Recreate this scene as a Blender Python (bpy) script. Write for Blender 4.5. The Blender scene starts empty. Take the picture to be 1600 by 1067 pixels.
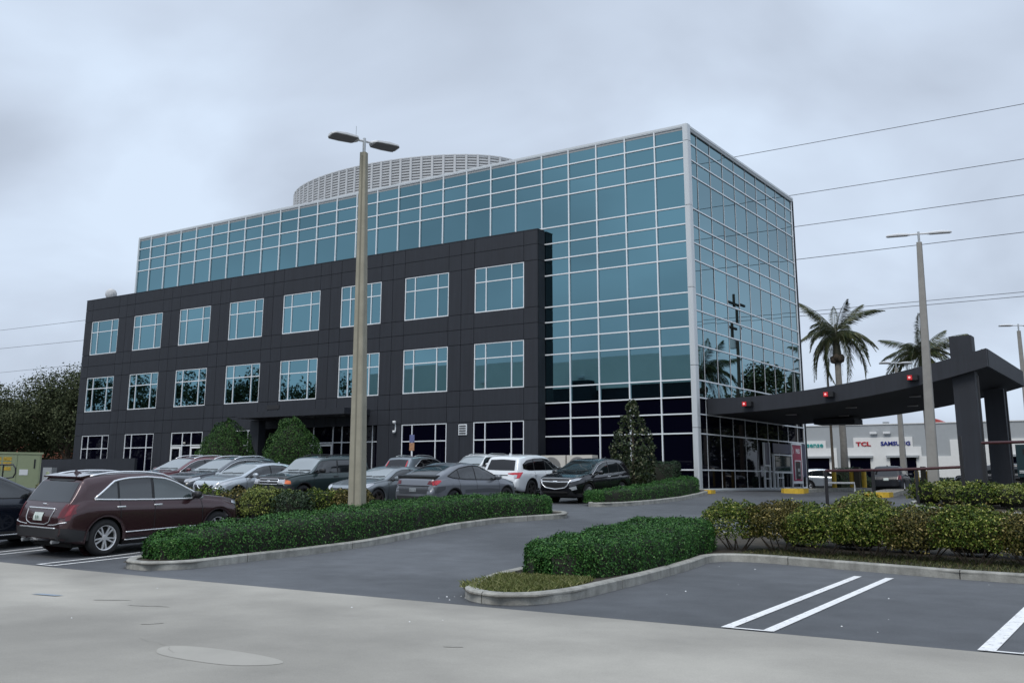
import bpy, bmesh, math, random
import numpy as np
from mathutils import Vector, Matrix
from mathutils.bvhtree import BVHTree
rng = np.random.default_rng(11)
random.seed(5)
SC = bpy.context.scene
COL = SC.collection
R_ = math.radians

# ------------------------------------------------------------------ camera
CAMP = Vector((19.490, -44.750, 0.489))
YAW, PIT, ROL = R_(-33.99634), R_(11.92339), R_(0.18024)
fw = Vector((math.sin(YAW)*math.cos(PIT), math.cos(YAW)*math.cos(PIT), math.sin(PIT)))
r0 = Vector((math.cos(YAW), -math.sin(YAW), 0)); u0 = r0.cross(fw)
cr = r0*math.cos(ROL)+u0*math.sin(ROL); cu = -r0*math.sin(ROL)+u0*math.cos(ROL)
cd = bpy.data.cameras.new('camera'); cam = bpy.data.objects.new('camera', cd); COL.objects.link(cam)
cam.matrix_world = Matrix(((cr.x, cu.x, -fw.x, CAMP.x), (cr.y, cu.y, -fw.y, CAMP.y), (cr.z, cu.z, -fw.z, CAMP.z), (0, 0, 0, 1)))
cd.sensor_fit = 'HORIZONTAL'; cd.sensor_width = 36.0; cd.lens = 36.0*1545.715/1600.0
cd.shift_y = -112.876/1600.0; cd.clip_end = 3000; cd.clip_start = .1
SC.camera = cam
# ------------------------------------------------------------------ sky, sun, exposure
SUN_EL, SUN_AZ = R_(52), R_(172)      # azimuth measured from +Y towards +X
w = bpy.data.worlds.new('World'); SC.world = w; w.use_nodes = True
nt = w.node_tree; N = nt.nodes; Lk = nt.links; N.clear()
out = N.new('ShaderNodeOutputWorld'); bg = N.new('ShaderNodeBackground'); bg.inputs[1].default_value = .1
sky = N.new('ShaderNodeTexSky'); sky.sky_type = 'NISHITA'; sky.sun_disc = False
sky.sun_elevation = SUN_EL; sky.sun_rotation = SUN_AZ; sky.air_density = 1; sky.dust_density = 2.5
tc = N.new('ShaderNodeTexCoord'); sep = N.new('ShaderNodeSeparateXYZ'); Lk.new(tc.outputs['Generated'], sep.inputs[0])
zz = N.new('ShaderNodeMath'); zz.operation = 'ABSOLUTE'; Lk.new(sep.outputs[2], zz.inputs[0])
za = N.new('ShaderNodeMath'); za.operation = 'ADD'; za.inputs[1].default_value = .38; Lk.new(zz.outputs[0], za.inputs[0])
dx = N.new('ShaderNodeMath'); dx.operation = 'DIVIDE'; Lk.new(sep.outputs[0], dx.inputs[0]); Lk.new(za.outputs[0], dx.inputs[1])
dy = N.new('ShaderNodeMath'); dy.operation = 'DIVIDE'; Lk.new(sep.outputs[1], dy.inputs[0]); Lk.new(za.outputs[0], dy.inputs[1])
cb = N.new('ShaderNodeCombineXYZ'); Lk.new(dx.outputs[0], cb.inputs[0]); Lk.new(dy.outputs[0], cb.inputs[1])
n1 = N.new('ShaderNodeTexNoise'); n1.inputs['Scale'].default_value = 1.9; n1.inputs['Detail'].default_value = 5; n1.inputs['Roughness'].default_value = .45; n1.inputs['Distortion'].default_value = .35
Lk.new(cb.outputs[0], n1.inputs['Vector'])
rp = N.new('ShaderNodeValToRGB'); Lk.new(n1.outputs[0], rp.inputs[0])
e = rp.color_ramp.elements
e[0].position = .34; e[0].color = (.50, .57, .685, 1)
e[1].position = .64; e[1].color = (.735, .855, 1.02, 1)
m_ = rp.color_ramp.elements.new(.49); m_.color = (.615, .705, .845, 1)
up = N.new('ShaderNodeMapRange'); up.inputs[1].default_value = .55; up.inputs[2].default_value = 1.0; up.inputs[3].default_value = 10; up.inputs[4].default_value = 18
Lk.new(sep.outputs[2], up.inputs[0])
sc_ = N.new('ShaderNodeVectorMath'); sc_.operation = 'SCALE'; Lk.new(rp.outputs[0], sc_.inputs[0]); Lk.new(up.outputs[0], sc_.inputs['Scale'])
mx = N.new('ShaderNodeMix'); mx.data_type = 'RGBA'; mx.inputs[0].default_value = .94
Lk.new(sky.outputs[0], mx.inputs[6]); Lk.new(sc_.outputs[0], mx.inputs[7])
Lk.new(mx.outputs[2], bg.inputs[0]); Lk.new(bg.outputs[0], out.inputs[0])
sl = bpy.data.lights.new('sun', 'SUN'); sl.energy = 1.5; sl.angle = R_(24); sl.color = (1, .96, .9)
so = bpy.data.objects.new('sun', sl); COL.objects.link(so)
sd = Vector((math.sin(SUN_AZ)*math.cos(SUN_EL), math.cos(SUN_AZ)*math.cos(SUN_EL), math.sin(SUN_EL)))
so.rotation_euler = sd.to_track_quat('Z', 'Y').to_euler(); so.location = (0, -40, 60)
vs = SC.view_settings; vs.view_transform = 'Standard'; vs.look = 'None'; vs.exposure = 0; vs.gamma = 1; vs.use_curve_mapping = False

# ------------------------------------------------------------------ terrain (lot rises to the building)
DS = np.array([-900, 0, 17, 20.5, 25, 31, 35, 39, 44, 47.5, 55, 62, 75, 200, 3000.]); ZD = np.array([-1.12, -1.12, -1.12, -1.09, -.93, -.68, -.53, -.42, -.27, -.1, -.1, -.3, -.38, -.6, -.6])
def _sl(x, y):
    h = np.diff(x); d = np.diff(y)/h; m = np.zeros_like(y)
    for i in range(1, len(x)-1):
        if d[i-1]*d[i] > 0:
            w1 = 2*h[i]+h[i-1]; w2 = h[i]+2*h[i-1]; m[i] = (w1+w2)/(w1/d[i-1]+w2/d[i])
    return m
MS = _sl(DS, ZD)
def fz(d):
    d = np.asarray(d, float); i = np.clip(np.searchsorted(DS, d)-1, 0, len(DS)-2); h = DS[i+1]-DS[i]; t = np.clip((d-DS[i])/h, 0, 1)
    return (2*t**3-3*t**2+1)*ZD[i]+(t**3-2*t**2+t)*h*MS[i]+(-2*t**3+3*t**2)*ZD[i+1]+(t**3-t**2)*h*MS[i+1]
def gz(x, y): return fz((np.asarray(x, float)-CAMP.x)*math.sin(YAW)+(np.asarray(y, float)-CAMP.y)*math.cos(YAW))
def g(x, y): return float(gz(x, y))

# ------------------------------------------------------------------ helpers
def M(name, col, rough=.6, metal=0., spec=.5, var=0., vs=3., bump=0., bs=40., rnd=0., coat=0., emit=None, ior=None, ramp=None, big=None, fine=0., streak=0., chip=None):
    m = bpy.data.materials.new(name); m.use_nodes = True; n = m.node_tree.nodes; l = m.node_tree.links; p = n['Principled BSDF']
    p.inputs['Base Color'].default_value = (*col, 1); p.inputs['Roughness'].default_value = rough; p.inputs['Metallic'].default_value = metal
    p.inputs['Specular IOR Level'].default_value = spec; p.inputs['Coat Weight'].default_value = coat; p.inputs['Coat Roughness'].default_value = .03
    if ior: p.inputs['IOR'].default_value = ior
    t = n.new('ShaderNodeTexCoord'); cur = None
    def scale(sock_col, fac_sock):
        v = n.new('ShaderNodeVectorMath'); v.operation = 'SCALE'
        if isinstance(sock_col, tuple): v.inputs[0].default_value = sock_col
        else: l.new(sock_col, v.inputs[0])
        l.new(fac_sock, v.inputs['Scale']); return v.outputs[0]
    def rng_(sock, a, b, lo, hi):
        q = n.new('ShaderNodeMapRange'); q.inputs[1].default_value = a; q.inputs[2].default_value = b; q.inputs[3].default_value = lo; q.inputs[4].default_value = hi; l.new(sock, q.inputs[0]); return q.outputs[0]
    if ramp:
        a = n.new('ShaderNodeAttribute'); a.attribute_name = 'rnd'; q = n.new('ShaderNodeValToRGB'); l.new(a.outputs['Fac'], q.inputs[0])
        el = q.color_ramp.elements; el[0].color = (*ramp[0][1], 1); el[0].position = ramp[0][0]; el[1].color = (*ramp[-1][1], 1); el[1].position = ramp[-1][0]
        for ps, c in ramp[1:-1]: k = el.new(ps); k.color = (*c, 1)
        cur = q.outputs[0]
    if var:
        z = n.new('ShaderNodeTexNoise'); z.inputs['Scale'].default_value = vs; z.inputs['Detail'].default_value = 6; z.inputs['Roughness'].default_value = .62
        l.new(t.outputs['Object'], z.inputs['Vector']); cur = scale(cur or tuple(col), rng_(z.outputs[0], .3, .7, 1-var, 1+var))
    if big:
        z = n.new('ShaderNodeTexNoise'); z.inputs['Scale'].default_value = big[0]; z.inputs['Detail'].default_value = 3; z.inputs['Distortion'].default_value = .8
        l.new(t.outputs['Object'], z.inputs['Vector']); cur = scale(cur or tuple(col), rng_(z.outputs[0], .35, .65, 1-big[1], 1+big[1]))
    if fine:
        z = n.new('ShaderNodeTexNoise'); z.inputs['Scale'].default_value = 95; z.inputs['Detail'].default_value = 3; z.inputs['Roughness'].default_value = .8
        l.new(t.outputs['Object'], z.inputs['Vector']); cur = scale(cur or tuple(col), rng_(z.outputs[0], .35, .65, 1-fine, 1+fine))
    if streak:
        mp = n.new('ShaderNodeMapping'); mp.inputs['Scale'].default_value = (7, 7, .35); ge = n.new('ShaderNodeNewGeometry'); l.new(ge.outputs['Position'], mp.inputs['Vector'])
        z = n.new('ShaderNodeTexNoise'); z.inputs['Scale'].default_value = 1; z.inputs['Detail'].default_value = 4; l.new(mp.outputs[0], z.inputs['Vector']); cur = scale(cur or tuple(col), rng_(z.outputs[0], .35, .7, 1-streak, 1+streak))
    if chip:
        z = n.new('ShaderNodeTexNoise'); z.inputs['Scale'].default_value = chip[0]; z.inputs['Detail'].default_value = 8; z.inputs['Roughness'].default_value = .75; l.new(t.outputs['Object'], z.inputs['Vector'])
        q = n.new('ShaderNodeMix'); q.data_type = 'RGBA'; l.new(rng_(z.outputs[0], chip[1], chip[1]+.05, 0, .85), q.inputs[0])
        if cur: l.new(cur, q.inputs[6])
        else: q.inputs[6].default_value = (*col, 1)
        q.inputs[7].default_value = (*chip[2], 1); cur = q.outputs[2]
    if rnd:
        o = n.new('ShaderNodeObjectInfo'); cur = scale(cur or tuple(col), rng_(o.outputs['Random'], 0, 1, 1-rnd, 1+rnd))
    if cur: l.new(cur, p.inputs['Base Color'])
    if bump:
        z = n.new('ShaderNodeTexNoise'); z.inputs['Scale'].default_value = bs; z.inputs['Detail'].default_value = 4; l.new(t.outputs['Object'], z.inputs['Vector'])
        b = n.new('ShaderNodeBump'); b.inputs['Strength'].default_value = bump; b.inputs['Distance'].default_value = .02; l.new(z.outputs[0], b.inputs['Height']); l.new(b.outputs[0], p.inputs['Normal'])
    if emit: p.inputs['Emission Color'].default_value = (*emit[0], 1); p.inputs['Emission Strength'].default_value = emit[1]
    return m

def tag(o, label=None, cat=None, group=None, kind=None):
    if label: o['label'] = label
    if cat: o['category'] = cat
    if group: o['group'] = group
    if kind: o['kind'] = kind
    return o
def empty(name, loc=(0, 0, 0), rz=0, **k):
    o = bpy.data.objects.new(name, None); COL.objects.link(o); o.location = loc; o.rotation_euler = (0, 0, rz); o.empty_display_size = .3
    return tag(o, **k)
def link(name, me, parent=None, loc=None, rz=0, **k):
    o = bpy.data.objects.new(name, me); COL.objects.link(o)
    if parent: o.parent = parent
    if loc is not None: o.location = loc
    if rz: o.rotation_euler = (0, 0, rz)
    return tag(o, **k)
class MB:
    def __init__(s): s.v = []; s.f = []
    def add(s, vs, fs):
        b = len(s.v); s.v += [tuple(x) for x in vs]; s.f += [tuple(i+b for i in q) for q in fs]; return s
    def box(s, x0, x1, y0, y1, z0, z1):
        return s.add([(x0, y0, z0), (x1, y0, z0), (x1, y1, z0), (x0, y1, z0), (x0, y0, z1), (x1, y0, z1), (x1, y1, z1), (x0, y1, z1)],
                     [(0, 3, 2, 1), (4, 5, 6, 7), (0, 1, 5, 4), (1, 2, 6, 5), (2, 3, 7, 6), (3, 0, 4, 7)])
    def prism(s, poly, z0, z1):   # poly in xy, ccw
        k = len(poly); return s.add([(x, y, z0) for x, y in poly]+[(x, y, z1) for x, y in poly], [tuple(range(k))[::-1], tuple(range(k, 2*k))]+[(i, (i+1) % k, (i+1) % k+k, i+k) for i in range(k)])
    def tube(s, pts, r, n=8, cap=True):
        pts = [Vector(p) for p in pts]; rs = r if isinstance(r, (list, tuple)) else [r]*len(pts); rings = []; prev = None
        for i, p in enumerate(pts):
            d = (pts[min(i+1, len(pts)-1)]-pts[max(i-1, 0)]).normalized()
            a = Vector((0, 0, 1)) if abs(d.z) < .9 else Vector((1, 0, 0))
            if prev is None: u = d.cross(a).normalized()
            else: u = (prev-d*prev.dot(d)).normalized()
            prev = u; v = d.cross(u)
            rings.append([p+(u*math.cos(6.28318*k/n)+v*math.sin(6.28318*k/n))*rs[i] for k in range(n)])
        vs = [q for rg in rings for q in rg]; fs = [(i*n+k, i*n+(k+1) % n, (i+1)*n+(k+1) % n, (i+1)*n+k) for i in range(len(pts)-1) for k in range(n)]
        if cap: fs += [tuple(range(n))[::-1], tuple((len(pts)-1)*n+k for k in range(n))]
        return s.add(vs, fs)
    def lathe(s, prof, n=24, axis='z', c=(0, 0, 0)):
        vs = []
        for r, h in prof:
            for k in range(n):
                a = 6.28318530718*k/n; x, y = r*math.cos(a), r*math.sin(a)
                q = (x, y, h) if axis == 'z' else ((x, h, y) if axis == 'y' else (h, x, y)); vs.append((q[0]+c[0], q[1]+c[1], q[2]+c[2]))
        return s.add(vs, [(i*n+k, i*n+(k+1) % n, (i+1)*n+(k+1) % n, (i+1)*n+k) for i in range(len(prof)-1) for k in range(n)])
    def mesh(s, name, mat, smooth=False, ang=None):
        me = bpy.data.meshes.new(name); me.from_pydata(s.v, [], s.f); me.update()
        if mat: me.materials.append(mat)
        if smooth or ang:
            me.polygons.foreach_set('use_smooth', [True]*len(me.polygons))
            if ang: me.set_sharp_from_angle(angle=R_(ang))
        return me
    def build(s, name, mat, parent=None, smooth=False, ang=None, loc=None, rz=0, **k):
        return link(name, s.mesh(name, mat, smooth, ang), parent, loc, rz, **k)
_bc = {}
def bxmesh(name, w, d, h, mat, bev=0.):
    key = (name, round(w, 3), round(d, 3), round(h, 3), mat.name, bev)
    if key not in _bc:
        if bev:
            bm = bmesh.new(); bmesh.ops.create_cube(bm, size=1)
            for v in bm.verts: v.co = Vector((v.co.x*w, v.co.y*d, v.co.z*h))
            bmesh.ops.bevel(bm, geom=list(bm.edges), offset=bev, segments=1, affect='EDGES'); me = bpy.data.meshes.new(name); bm.to_mesh(me); bm.free(); me.materials.append(mat)
        else: me = MB().box(-w/2, w/2, -d/2, d/2, -h/2, h/2).mesh(name, mat)
        _bc[key] = me
    return _bc[key]
def bx(name, x0, x1, y0, y1, z0, z1, mat, parent=None, bev=0., **k):
    return link(name, bxmesh(name, x1-x0, y1-y0, z1-z0, mat, bev), parent, ((x0+x1)/2, (y0+y1)/2, (z0+z1)/2), **k)
def npmesh(name, V, F, mat, smooth=False, rnd=None):
    me = bpy.data.meshes.new(name); V = np.asarray(V, np.float32); F = np.asarray(F, np.int32); nf, k = F.shape
    me.vertices.add(len(V)); me.vertices.foreach_set('co', V.ravel()); me.loops.add(nf*k); me.loops.foreach_set('vertex_index', F.ravel())
    me.polygons.add(nf); me.polygons.foreach_set('loop_start', np.arange(nf, dtype=np.int32)*k)
    me.update(calc_edges=True)
    me.polygons.foreach_set('use_smooth', np.full(nf, bool(smooth)))
    if rnd is not None:
        a = me.attributes.new('rnd', 'FLOAT', 'FACE'); a.data.foreach_set('value', np.asarray(rnd, np.float32))
    if mat: me.materials.append(mat)
    me.validate(); return me
def sheet(name, xs, ys, mat, dz=0., thick=None, **k):
    X, Y = np.meshgrid(xs, ys); Z = gz(X, Y)+dz; nx, ny = len(xs), len(ys)
    i = np.arange(nx*ny).reshape(ny, nx); F = np.stack([i[:-1, :-1], i[:-1, 1:], i[1:, 1:], i[1:, :-1]], -1).reshape(-1, 4)
    return link(name, npmesh(name, np.stack([X, Y, Z], -1).reshape(-1, 3), F, mat, True), **k)
def strip(name, p, q, width, mat, dz=.008, parent=None, **k):
    p = np.array(p, float); q = np.array(q, float); L = np.linalg.norm(q-p); n = max(2, int(L/.4)+1); d = (q-p)/L; s = np.array([-d[1], d[0]])*width/2
    c = p+np.linspace(0, 1, n)[:, None]*(q-p); V = np.concatenate([c-s, c+s]); Z = gz(V[:, 0], V[:, 1])+dz
    F = [(i, i+1, n+i+1, n+i) for i in range(n-1)]
    return link(name, npmesh(name, np.c_[V, Z], F, mat), parent, **k)
def poly_sheet(name, pts, mat, dz, **k):
    bm = bmesh.new(); f = bm.faces.new([bm.verts.new((x, y, 0)) for x, y in pts]); f.normal_update(); bmesh.ops.triangulate(bm, faces=[f])
    for _ in range(3):
        es = [e for e in bm.edges if e.calc_length() > .7]
        if es: bmesh.ops.subdivide_edges(bm, edges=es, cuts=1); bmesh.ops.triangulate(bm, faces=bm.faces[:])
    for v in bm.verts: v.co.z = g(v.co.x, v.co.y)+dz
    bmesh.ops.recalc_face_normals(bm, faces=bm.faces[:])
    if bm.faces and bm.faces[:][0].normal.z < 0: bmesh.ops.reverse_faces(bm, faces=bm.faces[:])
    me = bpy.data.meshes.new(name); bm.to_mesh(me); bm.free(); me.materials.append(mat); me.polygons.foreach_set('use_smooth', [True]*len(me.polygons))
    return link(name, me, **k)

# ------------------------------------------------------------------ materials
mCONC = M('road_concrete', (.318, .300, .262), .8, fine=.10, var=.10, vs=1.1, bump=.15, bs=70, big=(.16, .22))
mPATCH = M('pale_concrete', (.345, .327, .288), .8, var=.06, vs=2)
mASPH = M('asphalt', (.084, .089, .096), .68, fine=.22, var=.18, vs=1.7, bump=.3, bs=120, big=(.15, .24))
mDIRT = M('ground_cover', (.06, .055, .035), .9, var=.3, vs=3)
mSOIL = M('soil', (.045, .037, .026), .95, var=.45, vs=5, bump=.6, bs=25)
mKERB = M('kerb_concrete', (.31, .305, .275), .85, fine=.15, streak=.12, var=.30, vs=3.5, bump=.4, bs=30, rnd=.13)
mKERBD = M('kerb_dirty', (.13, .13, .115), .9, var=.5, vs=7, bump=.8, bs=22)
mWHT = M('white_road_paint', (.78, .78, .77), .6, var=.13, vs=9, chip=(14, .57, (.2, .2, .2)))
mYEL = M('yellow_paint', (.62, .40, .035), .6, var=.18, vs=4)
mBLU = M('blue_paint', (.26, .31, .36), .8)
mWALL = M('charcoal_panel', (.0195, .0225, .030), .66, streak=.14, var=.06, vs=2, rnd=.05, bump=.05, bs=60)
mWALL2 = M('charcoal_joint', (.012, .013, .017), .8)
mALU = M('white_aluminium', (.82, .85, .87), .35, metal=.1)
mCOLM = M('silver_column', (.62, .65, .66), .42, metal=.3)
mGLS = M('coated_glass', (.140, .262, .300), .012, metal=1., rnd=.11)
mDGL = M('dark_glass', (.002, .002, .007), .02, ior=1.22)
mBLK = M('black_trim', (.012, .012, .013), .45)
mBLKM = M('black_metal', (.015, .014, .015), .35)
mSCR = M('roof_screen_paint', (.50, .51, .52), .5, var=.04)
mSCRD = M('dark_grey_steel', (.055, .058, .062), .6)  # dark grey steel for liner, legs, roof plant and vent louvres
mRUST = M('dark_red_pipe', (.05, .008, .01), .4)
mPOLE = M('pole_concrete', (.31, .29, .225), .85, var=.13, vs=2.5, bump=.25, bs=40)
mPOLG = M('grey_pole', (.27, .26, .24), .8, var=.1)
mGALV = M('galvanised_steel', (.45, .47, .48), .4, metal=.5)
mLAMP = M('lamp_grey', (.62, .63, .64), .45)
mLENS = M('lamp_lens', (.17, .16, .16), .3)
mTIRE = M('tyre_rubber', (.014, .014, .015), .8, bump=.2, bs=60)
mRIM = M('bright_alloy', (.74, .74, .75), .3, metal=.45)
mRIMD = M('dark_alloy', (.045, .043, .043), .35, metal=.5)
mRIMB = M('bronze_alloy', (.12, .10, .09), .35, metal=.6)
mCHR = M('chrome', (.86, .87, .88), .24, metal=.75)
mCGL = M('car_glass', (.012, .015, .017), .03, ior=1.95)
mWSC = M('windscreen_glass', (.21, .24, .25), .03, ior=2.2)
mCGD = M('privacy_glass', (.004, .004, .005), .03, ior=1.62)
mRED = M('red_lens', (.10, .005, .010), .15, coat=.5)
mREDB = M('bright_red_lens', (.50, .02, .035), .18, coat=.5)
mHEAD = M('clear_lens', (.55, .57, .60), .1, metal=.35, coat=1)
mAMB = M('amber_lens', (.75, .17, .05), .2, coat=.5)
mPLT = M('plate', (.52, .58, .55), .5, var=.15, vs=9)
mUND = M('underbody', (.006, .006, .006), .8)
mCLAD = M('charcoal_plastic', (.022, .022, .024), .55)
mBARK = M('bark', (.07, .055, .04), .9, var=.35, vs=6, bump=.7, bs=18)
mPALMT = M('palm_trunk', (.20, .19, .17), .9, var=.2, vs=4, bump=.4, bs=15)
mTWIG = M('twigs', (.016, .017, .011), .95)
mWHT2 = M('white_stucco', (.74, .74, .72), .8, var=.03)
mGRYW = M('grey_stucco', (.36, .38, .39), .8, var=.03)
mPALE = M('pale_wall', (.80, .82, .76), .8, var=.05, vs=.3)
mNAVY = M('navy_wall', (.012, .014, .022), .8)
mTERR = M('terracotta', (.30, .105, .06), .8, var=.35, vs=6)
mCREAM = M('cream_stucco', (.40, .33, .27), .8, var=.1)
mCAB = M('cabinet_green', (.28, .32, .19), .5, var=.04)
mWPA = M('white_paint', (.74, .75, .75), .4)
mBEIG = M('beige_enamel', (.58, .55, .49), .45)
mATM = M('crimson_panel', (.33, .006, .055), .35)
mBLUEP = M('dark_blue_panel', (.006, .012, .06), .3)
mSIGL = M('red_signal', (.5, .01, .015), .3, emit=((1, .05, .06), .15))
mSIGW = M('signal_core', (.9, .5, .5), .3, emit=((1, .35, .35), .6))
def leafmat(name, ramp, rough=.5, spec=.3): return M(name, (.1, .1, .1), rough, spec=spec, ramp=ramp)
lBOX = leafmat('boxwood_leaf', [(0, (.008, .030, .008)), (.5, (.028, .098, .020)), (.93, (.070, .175, .038)), (1, (.17, .28, .10))], .5, .16)
lBOXD = leafmat('dark_hedge_leaf', [(0, (.008, .022, .010)), (1, (.025, .060, .022))], .5)  # deeper green leaf tone for the dark hedges
lYEL = leafmat('golden_shrub_leaf', [(0, (.014, .028, .007)), (.5, (.050, .088, .011)), (.85, (.15, .19, .026)), (1, (.42, .40, .13))], .5, .15)
lBRN = leafmat('bronze_shrub_leaf', [(0, (.018, .022, .008)), (.45, (.055, .055, .014)), (.85, (.15, .125, .030)), (1, (.38, .30, .13))], .5, .15)
lLIM = leafmat('lime_shrub_leaf', [(0, (.04, .065, .010)), (.5, (.12, .16, .025)), (1, (.28, .30, .07))], .5)
lDRK = leafmat('dark_shrub_leaf', [(0, (.010, .022, .010)), (.7, (.025, .055, .020)), (1, (.08, .12, .05))], .45)
lCON = leafmat('ficus_leaf', [(0, (.012, .036, .009)), (.6, (.030, .080, .018)), (1, (.075, .14, .035))], .55, .15)
lMAG = leafmat('magnolia_leaf', [(0, (.010, .018, .006)), (.6, (.024, .040, .012)), (.88, (.06, .085, .03)), (1, (.27, .26, .16))], .4)
lOAK = leafmat('oak_leaf', [(0, (.026, .036, .018)), (.6, (.068, .084, .042)), (1, (.125, .14, .075))], .7, .1)
lPALM = leafmat('palm_leaf', [(0, (.018, .032, .012)), (.6, (.045, .062, .020)), (1, (.14, .13, .06))], .5)
lGRS = leafmat('grass_blade', [(0, (.05, .075, .015)), (.6, (.12, .14, .035)), (1, (.25, .24, .11))], .6)

# ------------------------------------------------------------------ ground, road, markings
def lin(a, b, st): return np.linspace(a, b, max(2, int(round((b-a)/st))+1))
sheet('ground', np.r_[-1500, -600, -300, lin(-150, 130, 5), 300, 600, 1500], np.r_[-1500, -600, -300, lin(-150, 160, 5), 300, 600, 1500], mDIRT, dz=-.22, kind='structure')
EDGE = -33.93
sheet('asphalt_lot', lin(-62, 46, .75), lin(EDGE, 66, .75), mASPH, 0, kind='structure')
sheet('concrete_road', lin(-70, 70, 1.5), lin(-64, EDGE-.004, 1.0), mCONC, .0, kind='structure')
th = np.linspace(0, 2*math.pi, 40)[:-1]
poly_sheet('pavement_patch', [(11.82+.78*math.cos(a)*(1+.08*math.sin(3*a)), -38.27+.31*math.sin(a)*(1+.1*math.cos(2*a))) for a in th], mPATCH, .003, kind='structure')
poly_sheet('paint_mark', [(5.83, -36.50), (6.3, -36.44), (6.35, -36.33), (5.9, -36.37)], mBLU, .009, kind='structure')
for p, q, wd in [((15.03, -33.88), (14.60, -27.0), .13), ((15.50, -33.88), (15.12, -27.0), .13), ((17.66, -33.88), (17.52, -27.4), .16), ((18.05, -33.88), (17.98, -27.4), .16),
               ((1.50, -33.80), (.45, -29.0), .09), ((1.95, -33.8), (.95, -29.0), .09), ((-1.35, -33.8), (-2.2, -28.6), .09), ((-.92, -33.8), (-1.75, -28.6), .09), ((-4.2, -33.8), (-5.0, -28.6), .09), ((-3.75, -33.8), (-4.55, -28.6), .09)]:
    strip('stall_line', p, q, wd, mWHT, kind='structure')
for p, q in [((14.98, -33.87), (15.55, -33.87)), ((17.6, -33.87), (18.1, -33.87)), ((1.46, -33.80), (1.99, -33.80)), ((-1.4, -33.8), (-.88, -33.8)), ((-4.25, -33.8), (-3.7, -33.8))]:
    strip('stall_line', p, q, .06, mWHT, dz=.0105, kind='structure')
def rnds(n): return rng.random(n)
mSTAIN = M('oil_stain', (.282, .266, .232), .75, var=.2, vs=5)
mCRACK = M('crack_filler', (.20, .19, .165), .9)
for cx, cy, ra, rb, ro in [(7.3, -36.25, .26, .05, .5), (8.2, -36.35, .30, .045, .3), (9.6, -37.3, .12, .05, 1.), (13.3, -36.6, .10, .05, .2)]:
    poly_sheet('pavement_stain', [(cx+ra*math.cos(a)*(1+.2*math.sin(3*a+cx))*math.cos(ro)-rb*math.sin(a)*math.sin(ro), cy+ra*math.cos(a)*math.sin(ro)+rb*math.sin(a)*(1+.3*math.sin(2*a))*math.cos(ro)) for a in th], mSTAIN, .004, kind='structure')
def crack(pts, wd, dz):
    P = []
    for (x0_, y0_), (x1_, y1_) in zip(pts[:-1], pts[1:]):
        n_ = max(2, int(math.hypot(x1_-x0_, y1_-y0_)/.12))
        for k in range(n_): P.append((x0_+(x1_-x0_)*k/n_+random.gauss(0, .018), y0_+(y1_-y0_)*k/n_+random.gauss(0, .018)))
    V = []
    for i, (x, y) in enumerate(P):
        j = min(i+1, len(P)-1); d = Vector((P[j][0]-P[j-1][0], P[j][1]-P[j-1][1], 0)).normalized(); w_ = wd*(.5+random.random()); V += [(x-d.y*w_, y+d.x*w_, g(x, y)+dz), (x+d.y*w_, y-d.x*w_, g(x, y)+dz)]
    link('pavement_crack', npmesh('pavement_crack', V, [(2*i+1, 2*i+3, 2*i+2, 2*i) for i in range(len(P)-1)], mCRACK), kind='structure')
crack([(10.4, -38.0), (11.1, -38.2), (11.5, -38.5)], .0016, .005)
crack([(4.8, -30.5), (7.2, -30.9), (9.8, -30.4)], .0025, .005)
# litter specks and pebbles
V = []; F = []
for k in range(34):
    if k < 18: x, y = 10.8+rnds(1)[0]*7.5, -33.5+rnds(1)[0]*6.8
    elif k < 24: x, y = 4+rnds(1)[0]*9, -39+rnds(1)[0]*5
    else: x, y = 10.7+rnds(1)[0]*.8, -33.7+rnds(1)[0]*.7
    s = .007+.010*rnds(1)[0]**2; z = g(x, y)+.004; b = len(V)
    for i in range(5):
        a = i*1.2566+rnds(1)[0]; V.append((x+s*math.cos(a), y+s*math.sin(a), z))
    V.append((x, y, z+s*.8)); F += [(b+i, b+(i+1) % 5, b+5) for i in range(5)]
link('litter_specks', npmesh('litter_specks', V, F, mWPA), kind='stuff')

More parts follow.
